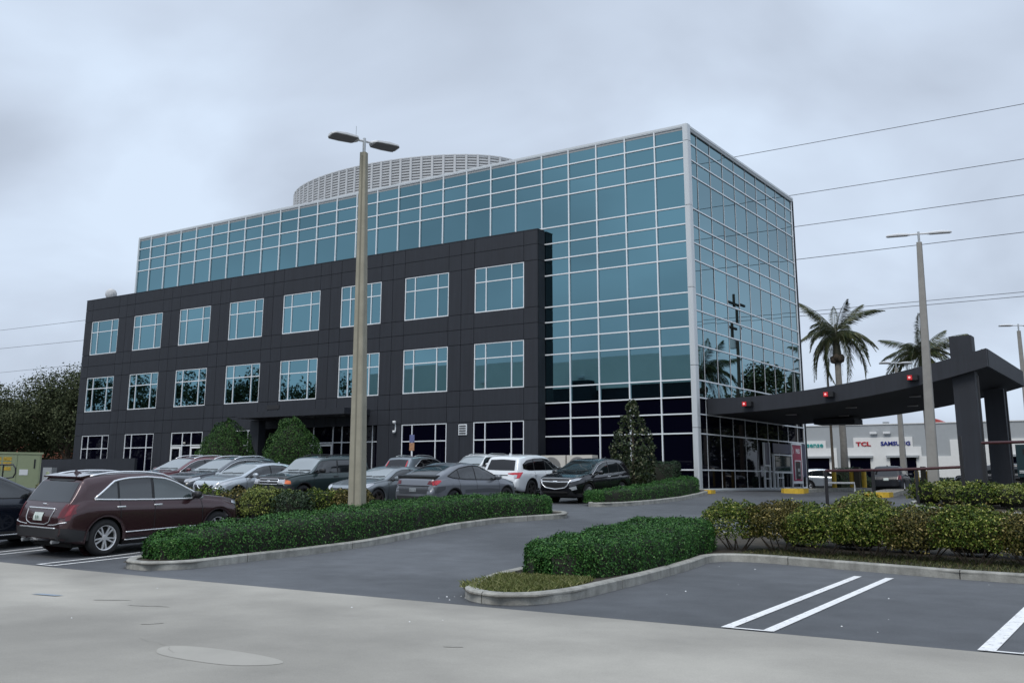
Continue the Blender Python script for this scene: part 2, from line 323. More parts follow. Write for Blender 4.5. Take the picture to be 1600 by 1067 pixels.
# ------------------------------------------------------------------ kerbs
PROF = [(0, -.1), (0, .125), (.025, .148), (.14, .150), (.165, .135), (.17, -.1)]      # outer face at 0, inwards positive
def kerb(name, pts, seg, closed=False, side=1, special=None, label=None, h=1.0):
    P = np.array(pts, float)
    if closed: P = np.r_[P, P[:1]]
    d = np.r_[0, np.cumsum(np.linalg.norm(np.diff(P, axis=0), axis=1))]; L = d[-1]; n = int(L/.15)+1; s = np.linspace(0, L, n)
    C = np.c_[np.interp(s, d, P[:, 0]), np.interp(s, d, P[:, 1])]
    for _ in range(6):
        K = C.copy(); K[1:-1] = (C[:-2]+2*C[1:-1]+C[2:])/4; C = K
    T = np.gradient(C, axis=0); T /= np.linalg.norm(T, axis=1)[:, None]; Nn = np.c_[-T[:, 1], T[:, 0]]*side
    root = MB(); step = max(2, int(seg/.15)); first = None; parts = []
    i = 0
    while i < n-1:
        stp = int(step*(.8+.4*random.random())); j = min(n-1, i+stp)
        if n-1-j < 4: j = n-1
        idx = np.arange(i, j+1); m = MB(); vs = []
        for q, k in enumerate(idx):
            off = 0
            tt = (0.011/.15 if q == 0 else (-0.011/.15 if q == len(idx)-1 else 0))*.15
            for a, z in PROF:
                p = C[k]+Nn[k]*a+T[k]*tt; vs.append((p[0], p[1], g(*C[k])+z*h))
        k = len(PROF); m.add(vs, [(q*k+a, q*k+a+1, (q+1)*k+a+1, (q+1)*k+a) if side < 0 else (q*k+a, (q+1)*k+a, (q+1)*k+a+1, q*k+a+1) for q in range(len(idx)-1) for a in range(k-1)]+[tuple(range(k)), tuple((len(idx)-1)*k+a for a in range(k))[::-1]])
        parts.append((m, C[idx].mean(0))); i = j
    o = empty(name, (C[0, 0], C[0, 1], g(*C[0])), kind='structure')
    for m, c in parts:
        m.v = [(x-C[0, 0], y-C[0, 1], z-g(*C[0])) for x, y, z in m.v]
        mt = mKERB
        if special:
            for (cx, cy, rr, mm) in special:
                if math.hypot(c[0]-cx, c[1]-cy) < rr: mt = mm
        m.build('kerb_stone', mt, o, ang=40)
    return C
# left island (T shape): right-hand kerb along the drive, rounded tips, cross strip between the two stall rows
LI = [(2.75, -30.5), (2.65, -32.0), (2.8, -32.75), (3.4, -33.35), (4.15, -33.4), (4.48, -32.7), (4.2, -30.95), (4.08, -29.1), (4.02, -27.6), (3.6, -25.4), (3.05, -23.1), (2.95, -20.8), (3.4, -19.2), (3.68, -18.35), (3.3, -17.55), (2.3, -17.3), (1.3, -17.8), (1.1, -19.5), (1.1, -24.0), (-30, -24.0), (-30, -26.6), (2.6, -26.6), (2.75, -28.5)]
kerb('kerb', LI, 3.0, closed=True, side=1)
poly_sheet('island_soil', LI, mSOIL, .11, kind='structure')
# centre median with parking bay kerb running right
MD = [(9.2, -24.8), (9.45, -28.2), (10.1, -31.3), (10.55, -32.5), (10.85, -33.15), (11.3, -33.62), (11.85, -33.76), (12.25, -33.45), (12.38, -32.6), (12.15, -30.2), (11.75, -27.3), (11.5, -25.95), (11.75, -25.55), (12.5, -25.5), (13.8, -25.85), (15.0, -26.15), (16.1, -26.5), (17.1, -26.65), (19, -26.8), (26, -27.2)]
kerb('kerb', MD, 3.2, side=1, special=[(11.2, -33.5, .75, mKERBD), (13.3, -25.75, .9, mKERBD)])
MDs = MD+[(26, -20.8), (14, -20.8), (10.2, -20.6), (9.3, -21.2)]
kerb('kerb', [(26, -20.8), (14, -20.8), (10.2, -20.6), (9.4, -21.4), (9.2, -24.8)], 3.2, side=1)
poly_sheet('island_soil', MDs, mSOIL, .105, kind='structure')
# bean island by the building corner
EI = [(1.55, -13.2), (2.1, -12.8), (2.43, -11.7), (2.5, -9.4), (2.2, -6.5), (1.72, -4.4), (1.35, -2.2), (1.2, -1.25), (.6, -.9), (-.5, -.9), (-2.6, -.9), (-2.6, -6), (-.6, -8.2), (.9, -10.5), (1.15, -12.6)]
kerb('kerb', EI, 2.5, closed=True, side=1)
poly_sheet('island_soil', EI, mSOIL, .11, kind='structure')
# right island with lamp pole, rails and golden shrubs
RI = [(10.6, -4.5), (10.9, -6.6), (12, -8.4), (14, -9.5), (24, -9.5), (24, -1.5), (12, -1.5), (10.9, -2.6)]
kerb('kerb', RI, 3.0, closed=True, side=1)
mSAND = M('sandy_soil', (.26, .23, .18), .95, var=.25, vs=4, bump=.3)
poly_sheet('island_soil', RI, mSOIL, .11, kind='structure')
poly_sheet('sand_patch', [(15.2, -6.6), (19, -7.2), (22, -6.5), (22, -4.5), (17, -4.6), (15.3, -5.4)], mSAND, .125, kind='structure')

# ------------------------------------------------------------------ office building
S = 4.4/4.2
ROW = [None, 16.528, 15.714, 14.908, 13.275, 12.411, 11.57, 10.728, 9.075, 8.284, 7.455, 6.619, 4.979, 4.17, 3.403, 2.513, .869, 0.]
ROW = [18.12]+[v*S for v in ROW[1:]]
ZT = 18.25
CW = 1.649*S                                     # curtain wall module
LX = [-.22*S-CW*0]+[-.22*S-CW*(k)+.16*S*0 for k in range(1, 27)]
LX = [-.14]+[(-1.701-1.6525*(k-1))*S for k in range(1, 26)]+[-44.75]
RY = [.26, 1.24*S]+[(2.88+1.642*(k-2))*S for k in range(2, 10)]+[15.5*S]
DL, DR, DTOP, PD = -47.45*S, -8.134*S, 13.10*S, -.70*S
B = empty('office_building', (0, 0, 0), label='four storey office block of teal mirror glass with a charcoal panelled front section', cat='building')
BACK = 16.45
# core walls behind glass and roof
core = MB().box(-44.7, -.06, .09, BACK, -.6, 17.95)
core.build('core_wall', mWALL2, B)
bx('roof', -44.75, .05, .02, BACK+.05, 17.955, 18.12, mGRYW, B)
bx('coping', -44.83, -.10, -.05, .16, 18.13, ZT, mCOLM, B); bx('coping', -.10, .06, -.05, BACK+.1, 18.13, ZT, mCOLM, B); bx('coping', -44.83, -44.68, .16, BACK+.1, 18.13, ZT, mCOLM, B)
bx('rear_wall', -44.75, .05, BACK+.005, BACK+.12, -.6, 18.07, mWALL, B)
bx('end_trim', -44.85, -44.72, -.05, .3, 12.0, 18.125, mCOLM, B)
def pane(x0, x1, z0, z1, yface, side, tall, mat, parent=None, name=None):
    nm = name or ('pane' if tall else 'spandrel_pane')
    if side == 'L': o = link(nm, bxmesh(nm, x1-x0, .03, z1-z0, mat), parent or B, ((x0+x1)/2, yface, (z0+z1)/2))
    else: o = link(nm, bxmesh(nm, .03, x1-x0, z1-z0, mat), parent or B, (yface, (x0+x1)/2, (z0+z1)/2))
    if mat is mGLS: o.rotation_euler = (rng.normal(0, .0022), 0, rng.normal(0, .0022)) if side == 'L' else (0, rng.normal(0, .0022), rng.normal(0, .0022))
    return o
TALL = {3, 7, 11, 15}
for i in range(26):                              # left face
    xr, xl = LX[i], LX[i+1]
    for r in range(17):
        if i >= 5 and ROW[r+1] < DTOP-1.2: continue
        gl = mGLS if r < 13 else mDGL
        z0 = ROW[r+1]
        pane(xl+.0, xr-.0, z0, ROW[r], .05, 'L', r in TALL, gl)
for j in range(10):                              # right face
    for r in range(17):
        gl = mGLS if r < 13 else mDGL
        pane(RY[j], RY[j+1], ROW[r+1], ROW[r], -.05+.0, 'R', r in TALL, gl)
MW, MD_ = .062, .10
for i in range(1, 27):
    zb = 0 if i <= 5 else DTOP-.6
    bx('mullion', LX[i]-MW/2, LX[i]+MW/2, -.045, .033, zb, 18.125, mALU, B)
for r in range(18):
    if r < 5: bx('transom', LX[26], LX[0], -.030, .032, ROW[r]-MW/2, ROW[r]+MW/2, mALU, B)
    else: bx('transom', LX[5], LX[0], -.030, .032, ROW[r]-MW/2, ROW[r]+MW/2, mALU, B)
for j in range(1, 11):
    bx('mullion', -.034, -.008, RY[j]+.012, RY[j]+.034, 0, 18.125, mALU, B); bx('gasket', -.034, -.026, RY[j]-.042, RY[j]+.010, 0, 18.125, mBLK, B)
for r in range(18):
    bx('transom', -.032, .012, RY[0], RY[10], ROW[r]-MW/2, ROW[r]+MW/2, mALU, B)
bx('base_sill', -8.5, -.3, -.12, .05, -.25, -.035, mCOLM, B); bx('base_sill', -.05, .14, .45, 16.3, -.25, -.035, mCOLM, B)
bx('plinth', -.05, .9, .9, 16.4, -.6, -.14, M('plinth_black', (.02, .02, .022), .7), B)
bx('mullion', -.034, .02, RY[10]-.02, RY[10]+.10, -.03, 18.125, mALU, B)
# corner column: rounded metal cover in lengths with joints
cps = [(-.15, -.02), (-.15, -.10), (.06, -.10), (.10, -.07), (.12, 0.0), (.12, .27), (.02, .27), (.02, -.02)]
zc = [-.3, 2.9, 5.9, 9.75, 13.95, 17.35, 18.255]
for a, b in zip(zc[:-1], zc[1:]): MB().prism(cps, a+.012, b-.012).build('column_cover', mCOLM, B)
bx('column_core', -.14, .09, -.06, .25, -.3, 18.2, mWALL2, B)
# charcoal front block -------------------------------------------------
WL = [-46.607, -41.652, -36.687, -31.712, -26.776, -21.912, -17.021, -12.164]; WR = [-43.422, -38.499, -33.536, -28.542, -23.613, -18.765, -13.899, -8.993]
WL = [v*S for v in WL]; WR = [v*S for v in WR]
GT, MBt, MT, UB, UT = 3.33*S, 4.975*S, 7.415*S, 9.047*S, 11.491*S
zs = [-.6, GT, (GT+MBt)/2, MBt, MT, (MT+UB)/2, UB, UT, (UT+DTOP)/2+.05, DTOP]
xs = [DL]
for a, b in zip(WL, WR):
    if a-xs[-1] > 1.2: xs += [(xs[-1]+a)/2]
    xs += [a, b]
xs += [DR]
RECX = (-29.15, -19.72)                      # recessed entrance
J = .013
for i in range(len(xs)-1):
    x0, x1 = xs[i], xs[i+1]; iswin = any(abs(x0-a) < 1e-6 for a in WL)
    for k in range(9):
        z0, z1 = zs[k], zs[k+1]
        if iswin and k in (3, 6): continue
        xa, xb = x0, x1
        if k == 0:
            if iswin: z1 = .55 if z0 < 0 else z1
            mid = (x0+x1)/2
            if RECX[0] < mid < RECX[1]: continue
            if x0 < RECX[0] < x1: xb = RECX[0]
            if x0 < RECX[1] < x1: xa = RECX[1]
        bx('wall_panel', xa+J, xb-J, PD, PD+.09, z0+J, z1-J, mWALL, B)
# return side at right end, left end, top cap
for k in range(9): bx('wall_panel', DR-.10, DR, PD+.1, .0, zs[k]+J, zs[k+1]-J, mWALL, B)
bx('wall_panel', DL, DL+.1, PD+.1, 6.0, -.6, DTOP-.01, mWALL, B)
bx('parapet_cap', DL-.01, DR+.01, PD-.012, -.05, DTOP, DTOP+.05, mWALL, B); bx('roof', DL, -44.86, -.05, 6.0, DTOP-.3, DTOP-.05, mGRYW, B)
def window(x0, x1, z0, z1, y, fr=(.0, .235, .755, 1.), tr=.67, glass=mGLS, fw_=.055, pr='window'):
    m = MB(); X = [x0+(x1-x0)*f for f in fr]; zt = z0+(z1-z0)*tr; hw = fw_/2
    for q, x in enumerate(X):
        xa = x if q == 0 else (x-fw_ if q == len(X)-1 else x-hw); m.box(xa, xa+fw_, y-.035, y+.05, z0+fw_, z1-fw_)
    for zc_ in (z0, z1-fw_): m.box(x0, x1, y-.036, y+.05, zc_, zc_+fw_)
    m.box(x0+fw_, x1-fw_, y-.032, y+.05, zt-hw, zt+hw)
    wo = m.build(pr, mALU, B, loc=(0, 0, 0))
    for q in range(len(X)-1):
        for a, b in ((z0, zt), (zt, z1)):
            pane(X[q], X[q+1], a, b, y+.03, 'L', True, glass, wo, 'pane')
    return wo
YW = PD+.07
for a, b in zip(WL, WR):
    window(a+.01, b-.01, UB+.01, UT-.01, YW); window(a+.01, b-.01, MBt+.01, MT-.01, YW)
for k, (a, b) in enumerate(zip(WL, WR)):
    if k in (4, 5): continue
    if k == 2: continue
    window(a+.01, b-.01, .56, GT-.01, YW, glass=mDGL)
# glazed door set in the third bay
a, b = WL[2], WR[2]
def doorset(a, b, zt, y, leaves, parent=B, ztr=2.6):
    m = MB(); fwd = .06
    n = len(leaves); X = [a+(b-a)*f for f in leaves]
    for q, x in enumerate(X):
        xa = x if q == 0 else (x-fwd if q == n-1 else x-fwd/2); m.box(xa, xa+fwd, y-.035, y+.05, 0, zt-fwd)
    m.box(a, b, y-.036, y+.05, zt-fwd, zt); m.box(a+fwd, b-fwd, y-.033, y+.05, ztr-.03, ztr+.03)
    so_ = m.build('storefront', mALU, parent)
    for q in range(n-1):
        pane(X[q], X[q+1], ztr, zt, y+.03, 'L', True, mDGL, so_, 'pane'); pane(X[q], X[q+1], 0., ztr, y+.03, 'L', True, mDGL, so_, 'pane')
    return so_, X
def doorleaf(x0, x1, y, z1, parent):
    m = MB(); t = .13; m.box(x0, x0+t, y-.045, y-.005, .02, z1); m.box(x1-t, x1, y-.045, y-.005, .02, z1); m.box(x0+t, x1-t, y-.045, y-.005, z1-t, z1); m.box(x0+t, x1-t, y-.045, y-.005, .02, .28)
    d = m.build('door', mWPA, parent); bx('handle', x1-.2, x1-.17, y-.1, y-.06, .9, 1.3, mCHR, d); return d
st, X = doorset(a+.01, b-.01, GT-.01, YW, (0, .36, .64, 1))
doorleaf(X[0]+.07, X[1]-.04, YW-.03, 2.52, st); doorleaf(X[2]+.04, X[3]-.07, YW-.03, 2.52, st)
# entrance recess
RZ = GT+.6
ys = -.06
for x0, x1, z0 in ((DL+.03, RECX[0]-.01, -.6), (RECX[1]+.01, DR-.03, -.6), (RECX[0]-.01, RECX[1]+.01, GT+.25)): bx('backing_wall', x0, x1, PD+.10, .015, z0, DTOP-.05, mWALL2, B)
st, X = doorset(-28.0, -19.75, GT+.18, ys, (0, .16, .31, .51, .60, .70, .80, .90, 1), ztr=2.58)
doorleaf(-26.0, -24.9, ys-.03, 2.5, st); doorleaf(-24.86, -23.76, ys-.03, 2.5, st)
bx('entry_column', -29.35, -28.55, -1.75, -1.2, -.6, 4.0, mWALL, B)
can = MB().box(-29.3, -20.25, -2.9, PD+.01, 4.07, 4.42).build('entry_canopy', mWALL, B)
bx('soffit', -29.25, -20.3, -2.85, PD-.0, 4.045, 4.066, mBLK, can)
for x in (-26.5, -24.0, -21.5): MB().lathe([(0, 4.02), (.14, 4.02), (.16, 4.044), (0, 4.044)], 14, c=(x, -1.7, 0)).build('downlight', mLENS, can)
bx('vent_grille', -29.0, -27.9, PD-.03, PD-.004, 4.72, 4.98, mCLAD, B)
# wall vent louvre
v = bx('wall_vent', -13.68, -13.12, PD-.05, PD-.003, 2.80, 3.38, mALU, B)
for k in range(4): bx('louvre', -.22, .22, -.05, -.024, -.23+k*.13, -.16+k*.13, mSCRD, v)
# roof plant screen: oval drum of posts and slats
ex, ey, ea, eb, ez0, ez1 = -25.0, 7.33, 9.71, 5.04, 18.9, 21.0
RS = empty('roof_screen', (ex, ey, ez0)); RS.parent = B
NP = 64
# equal arc spacing
tt = np.linspace(0, 2*math.pi, 2000); P = np.c_[ea*np.cos(tt), eb*np.sin(tt)]; dd = np.r_[0, np.cumsum(np.linalg.norm(np.diff(P, axis=0), axis=1))]
ta = np.interp(np.linspace(0, dd[-1], NP+1)[:-1], dd, tt)
pm = bxmesh('post', .15, .10, ez1-ez0, mSCR)
for t_ in ta:
    o = link('post', pm, RS, ((ea+.02)*math.cos(t_), (eb+.02)*math.sin(t_), (ez1-ez0)/2)); o.rotation_euler = (0, 0, math.atan2(eb*math.cos(t_), -ea*math.sin(t_)))
tf = np.linspace(0, 2*math.pi, 193)[:-1]
def ring(z0, z1, r0_, r1_, name, mat, tilt=0):
    n = len(tf); V = []
    for rr, z in ((r0_, z0), (r1_, z0+tilt), (r1_, z1+tilt), (r0_, z1)):
        V += [((ea+rr)*math.cos(t_), (eb+rr)*math.sin(t_), z-ez0) for t_ in tf]
    F = [(a*n+k, a*n+(k+1) % n, ((a+1) % 4)*n+(k+1) % n, ((a+1) % 4)*n+k) for a in range(4) for k in range(n)]
    link(name, npmesh(name, V, F, mat), RS)
for k in range(11): ring(ez0+.05+k*.185, ez0+.148+k*.185, -.06, .01, 'slat', mSCR, .03)
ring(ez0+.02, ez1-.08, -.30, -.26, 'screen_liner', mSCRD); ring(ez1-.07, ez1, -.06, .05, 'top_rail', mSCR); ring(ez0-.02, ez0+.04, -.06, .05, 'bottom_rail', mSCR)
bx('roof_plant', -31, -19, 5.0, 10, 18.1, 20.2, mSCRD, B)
for k in range(6):
    t_ = 3.4+k*.5; bx('screen_leg', ex+ea*math.cos(t_)-.06, ex+ea*math.cos(t_)+.06, ey+eb*math.sin(t_)-.06, ey+eb*math.sin(t_)+.06, 18.1, ez0, mSCRD, B)
# small fittings on the charcoal wall (things of their own)
o = empty('security_camera', (-18.25, PD, 3.1), label='small white security camera on a bracket on the charcoal wall', cat='camera')
MB().box(-.03, .03, -.02, 0, 0, .55).build('bracket', mALU, o); MB().lathe([(0, -.16), (.09, -.12), (.11, 0), (0, .03)], 14, c=(0, -.12, .58)).build('dome', mWPA, o, smooth=True); MB().lathe([(0, -.1), (.09, -.08), (.1, .05), (0, .05)], 14, c=(0, -.12, 0)).build('dome', mWPA, o, smooth=True)
o = empty('wall_light', (-36.9, PD, 2.75), label='tiny round wall light left of the glazed door pair', cat='light')
MB().lathe([(0, -.12), (.06, -.10), (.07, 0)], 12, axis='y').build('housing', mBEIG, o, smooth=True)
o = empty('satellite_dish', (-47.3, -.25, DTOP+.05), label='small pale satellite dish on the roof edge at far left', cat='dish')
MB().tube([(.15, 0, 0), (.15, 0, .45)], .03, 8).build('mast', mGALV, o); MB().lathe([(0, .0), (.25, .03), (.42, .10), (.43, .12), (.25, .05), (0, .03)], 20, axis='y').build('dish', mLAMP, o, smooth=True, loc=(-.02, -.1, .32)).rotation_euler = (.2, 0, .8)

# ------------------------------------------------------------------ drive-through canopy
CX = np.array([.06, 2.4, 4.7, 6.9, 9.0, 10.9, 12.8]); CB = np.array([3.57, 3.66, 3.80, 4.03, 4.35, 4.73, 5.2]); CT = np.array([4.36, 4.40, 4.50, 4.78, 5.14, 5.52, 5.97])
CN = empty('drive_through_canopy', (6, 1.3, -.1), label='charcoal upswept drive through canopy on two thick pillars at right of the glass tower', cat='canopy')
xs_ = np.linspace(.06, 12.8, 40)
_p = np.polyfit(CX, CB, 3); zb_ = np.polyval(_p, xs_); _p2 = np.polyfit(CX, CT, 3); zt_ = np.polyval(_p2, xs_)
Y0, Y1 = 1.3, 12.6
def canstrip(y0, y1, zlo, zhi, name, mat, par=CN):
    V = []; n = len(xs_)
    for y, z in ((y0, zlo), (y1, zlo), (y1, zhi), (y0, zhi)): V += [(x-6, y-1.3, q+.1) for x, q in zip(xs_, z)]
    F = [(a*n+k, a*n+k+1, ((a+1) % 4)*n+k+1, ((a+1) % 4)*n+k) for a in range(4) for k in range(n-1)]+[(0, n, 2*n, 3*n), (n-1, 4*n-1, 3*n-1, 2*n-1)]
    return link(name, npmesh(name, V, F, mat), par)
canstrip(Y0, Y0+.25, zb_, zt_, 'fascia', mWALL); canstrip(Y1-.25, Y1, zb_, zt_, 'fascia', mWALL)
canstrip(Y0+.26, Y1-.26, zb_+.03, zt_-.06, 'deck', mWALL2)
MB().box(12.56-6, 12.82-6, .26, Y1-1.3-.26, zb_[-1]+.0+.1, zt_[-1]+.1).build('fascia', mWALL, CN)
bx('pillar', 11.3-6, 12.2-6, .35, 1.15, -.5, 6.72, mWALL, CN); bx('pillar', 11.3-6, 12.2-6, 8.2, 9.0, -.5, 5.0, mWALL, CN)
MB().tube([(12.32-6, .3, -.4), (12.32-6, .3, 4.95)], .045, 8).build('downpipe', mCLAD, CN); MB().tube([(12.32-6, 8.1, -.4), (12.32-6, 8.1, 4.95)], .045, 8).build('downpipe', mCLAD, CN)
for k, x in enumerate((2.0, 5.9, 9.6)):
    z = float(np.interp(x, xs_, (zb_+zt_)/2))
    o = empty('lane_signal', (x, Y0-.02, z), label=['red lane signal lamp on the canopy fascia nearest the glass tower', 'red lane signal lamp midway along the canopy fascia', 'red lane signal lamp on the canopy fascia beside the lamp post'][k], cat='signal lamp', group='red lane signals on the canopy')
    MB().box(-.02, .42, -.34, .0, -.11, .11).build('housing', mBLK, o); MB().box(-.0, .20, -.38, -.345, -.10, .10).build('lens', mSIGL, o); MB().lathe([(0, -.4), (.04, -.39), (.05, -.385)], 12, axis='y', c=(.09, 0, 0)).build('lamp', mSIGW, o)
for x, y in ((3, 5), (6, 5), (9, 5), (4.5, 9), (8, 9)):
    MB().box(x-6-.25, x-6+.25, y-1.3-.12, y-1.3+.12, float(np.interp(x, xs_, zb_))+.07, float(np.interp(x, xs_, zb_))+.125).build('soffit_light', mLENS, CN)
bx('soffit_box', 2.6-6, 4.8-6, 8.6, 10.2, 3.42+.1, 3.70+.1, mWALL, CN)

# ------------------------------------------------------------------ lettering
def text(name, s, size, mat, loc, rot, ext=.02, parent=None, sx=1., bold=.0, center=True, **k):
    cu_ = bpy.data.curves.new(name, 'FONT'); cu_.body = s; cu_.size = size; cu_.extrude = ext; cu_.offset = bold; cu_.resolution_u = 2
    if center: cu_.align_x = 'CENTER'
    o = bpy.data.objects.new(name, cu_); COL.objects.link(o); bpy.context.view_layer.update()
    me = bpy.data.meshes.new_from_object(o.evaluated_get(bpy.context.evaluated_depsgraph_get())); bpy.data.objects.remove(o)
    for v_ in me.vertices: v_.co.x *= sx
    me.materials.clear(); me.materials.append(mat); q = link(name, me, parent, loc, **k); q.rotation_euler = rot; return q

# ------------------------------------------------------------------ showroom building beyond the canopy
SB = empty('showroom_building', (-10, 72, -.6), label='long grey and white showroom with dark doorways beyond the canopy', cat='building')
def sb(n, x0, x1, y0, y1, z0, z1, m): return bx(n, x0+10, x1+10, y0-72, y1-72, z0+.6, z1+.6, m, SB)
sb('wall', -45, 22, 72, 95, -.8, 6.52, mGRYW); sb('parapet_cap', -45.1, 22.1, 71.9, 72.3, 6.525, 6.62, mWHT2)
for x0, x1, zt in [(-30, -15.3, 4.85), (-12.15, -5.75, 5.12), (-1.9, 22, 4.75)]: sb('white_panel', x0, x1, 71.85, 71.99, -.7, zt, mWHT2)
for x0, x1, zt in [(-15.3, -14.1, 4.0), (-5.75, -4.9, 4.05), (-4.9, -1.9, 3.0), (-12.95, -12.15, 4.0)]: sb('white_panel', x0, x1, 71.86, 71.99, -.7, zt, mWHT2)
for x0, x1 in [(-17.6, -15.0), (-12.65, -10.4), (-8.25, -5.5), (3, 6)]:
    d = sb('door', x0, x1, 71.78, 71.845, -.7, 2.86, mDGL); sb('lintel', x0-.35, x1+.35, 71.5, 71.84, 2.88, 3.1, mGRYW)
for x in (-10.2, -8.75): sb('wall_lamp', x, x+.75, 71.55, 71.84, 5.5, 5.75, mWPA) 
sb('roof_vent', -9.3, -8.7, 74, 74.6, 6.63, 6.95, mGALV)
mTEAL = M('teal_letters', (.01, .32, .30), .4); mTCL = M('red_letters', (.45, .01, .02), .4); mSAM = M('blue_letters', (.02, .03, .22), .4)
rt = (R_(90), 0, 0)
text('sign_lettering', 'Hisense', .80, mTEAL, (-16.95, 71.8, 4.12), rt, .03, None, 1.08, .012, label='teal sign lettering on white wall half hidden by the glass tower', cat='sign')
text('sign_lettering', 'TCL', .62, mTCL, (-11.05, 71.8, 4.20), rt, .03, None, 1.45, .022, label='red three letter sign on the white showroom wall', cat='sign')
text('sign_lettering', 'SAMSUNG', .60, mSAM, (-7.55, 71.8, 4.22), rt, .03, None, 1.16, .020, label='dark blue sign lettering on the white showroom wall', cat='sign')
gb = empty('red_roof_tower', (-6.2, 84, 6), label='small red gabled roof peeking above the grey showroom', cat='building')
MB().box(-.5, 1.4, 0, 3, -1, 1.15).build('wall', mCREAM, gb); MB().add([(-.9, -.3, 1.15), (1.8, -.3, 1.15), (1.8, 3.3, 1.15), (-.9, 3.3, 1.15), (.5, -.3, 1.75), (.5, 3.3, 1.75)], [(0, 1, 4), (2, 3, 5), (1, 2, 5, 4), (3, 0, 4, 5), (0, 3, 2, 1)]).build('roof', M('red_roof', (.35, .05, .04), .6), gb)

# ------------------------------------------------------------------ buildings seen only in the mirror glass (behind the camera)
WB = empty('warehouse', (-50, -60, -1.2), label='long pale warehouse with dark lower wall across the road', cat='building')
bx('wall', -24, 24, -20, 0, 12.1, 15.9, mPALE, WB); bx('lower_wall', -24, 24, -19.9, -.15, 0, 12.1, mNAVY, WB)
bx('wall', 8.2, 11.2, .005, 1.5, 0, 13.2, mNAVY, WB)
for k in range(3): bx('wall_lamp', -19+k*14, -18.2+k*14, .0, .3, 13.6, 13.9, mWPA, WB)

# ------------------------------------------------------------------ small building-side things
def ac(x, lab):
    o = empty('condenser_unit', (x, -1.5, g(x, -1.5)), label=lab, cat='air conditioner', group='condenser units by the glass wall')
    h = 1.62-g(x, -1.5); MB().box(-.72, .72, -.28, .28, .08, h).build('casing', mBEIG, o, ang=30); MB().lathe([(.0, -.30), (.55, -.30), (.58, -.282)], 28, axis='y', c=(-.1, 0, h*.62)).build('fan_grille', M('grille_grey', (.18, .175, .165), .5), o)
    MB().box(.45, .70, -.295, -.282, h*.3, h*.9).build('service_panel', mBEIG, o); MB().box(-.6, -.4, -.2, .2, 0, .08).box(.4, .6, -.2, .2, 0, .08).build('feet', mCLAD, o)
ac(-6.98, 'beige condenser unit behind the white crossover'); ac(-5.45, 'beige condenser unit behind the black crossover')
# drive-up teller panel and door on the right face
o = empty('teller_machine', (.05, 14.25, -.03), label='crimson drive up teller panel with white frame under the canopy', cat='cash machine')
MB().box(0, .07, -.84, .84, .42, 2.50).build('panel', mATM, o)
MB().box(0, .10, -.93, -.845, 0, 2.60).box(0, .10, .845, .93, 0, 2.60).box(0, .10, -.845, .845, 2.505, 2.60).box(0, .10, -.845, .845, .26, .415).build('frame', mALU, o)
MB().box(.072, .11, -.40, .50, .55, 1.50).build('keypad_bay', mBLK, o); MB().box(.072, .12, -.46, -.405, .5, 1.56).box(.072, .12, .505, .56, .5, 1.56).box(.072, .12, -.46, .56, 1.56, 1.61).build('bay_trim', mALU, o)
MB().box(.112, .13, -.05, .3, .95, 1.15).build('screen', mGALV, o); MB().box(.112, .16, -.02, .26, .70, .80).build('keypad', mGALV, o)
text('lettering', 'PRES', .36, mWPA, (.073, .25, 2.02), (R_(90), 0, R_(90)), .004, o, .95, .010)
MB().add([(.074, -.76, 2.42), (.074, -.58, 2.28), (.074, -.52, 2.06), (.074, -.66, 1.92), (.074, -.62, 2.16), (.085, -.60, 2.16)], [(0, 1, 5), (1, 2, 5), (2, 3, 5), (3, 4, 5), (4, 0, 5)]).build('logo', mWPA, o)
o = empty('drive_up_window', (.05, 11.75, -.03), label='drive up teller window with aluminium frame beside the crimson panel', cat='window')
MB().box(0, .12, -1.55, -1.47, 0, 1.9).box(0, .12, 1.42, 1.50, .85, 1.9).box(0, .12, -1.47, 1.42, 1.83, 1.9).box(0, .12, -1.47, 1.42, .85, .92).box(0, .1, -.95, -.88, 0, .85).box(0, .1, -.1, -.03, 0, .85).box(0, .1, -.88, -.1, .56, .62).build('frame', mALU, o)
MB().box(.02, .07, -1.2, 1.3, .98, 1.78).build('pane', M('teal_dark_glass', (.02, .035, .04), .03, ior=1.6), o); MB().box(.0, .06, -1.47, 1.42, 1.95, 2.5).build('sign_panel', mBLUEP, o)
o = empty('lobby_door', (.05, 9.2, -.03), label='narrow lobby door with blue panel above in the right glass face', cat='door')
MB().box(0, .1, -.46, -.39, 0, 2.5).box(0, .1, .39, .46, 0, 2.5).box(0, .1, -.39, .39, 1.22, 1.28).box(0, .1, -.39, .39, .52, .57).build('frame', mALU, o); MB().box(0, .06, -.39, .39, 1.29, 2.5).build('panel', mBLUEP, o)
o = bx('blue_panel', .02, .06, 15.3, 16.15, .62, 2.55, mBLUEP, label='dark blue panel at the far end of the right glass face', cat='panel')
# drive-through islands with yellow noses, bollards
def lane_island(x, y0, y1, lab):
    o = empty('lane_island', (x, y0, g(x, y0)), label=lab, cat='kerb island', group='lane islands under the canopy')
    ys_ = np.linspace(y0+.9, y1, 8); V = []
    for yy in ys_:
        z = g(x, yy)-g(x, y0)
        V += [(-.55, yy-y0, z-.1), (-.55, yy-y0, z+.15), (.55, yy-y0, z+.15), (.55, yy-y0, z-.1)]
    MB().add(V, [(i*4+a, (i+1)*4+a, (i+1)*4+a+1, i*4+a+1) for i in range(7) for a in range(3)]+[(0, 1, 2, 3), (28, 31, 30, 29)]).build('kerb_body', mKERB, o)
    MB().prism([(-.55, .89), (-.52, .25), (-.32, .03), (.32, .03), (.52, .25), (.55, .89)], -.1, .22).build('yellow_nose', mYEL, o, ang=30)
lane_island(4.25, .55, 12.5, 'lane island with yellow nose nearest the glass tower'); lane_island(8.0, .45, 12.5, 'lane island with yellow nose farther from the glass tower')
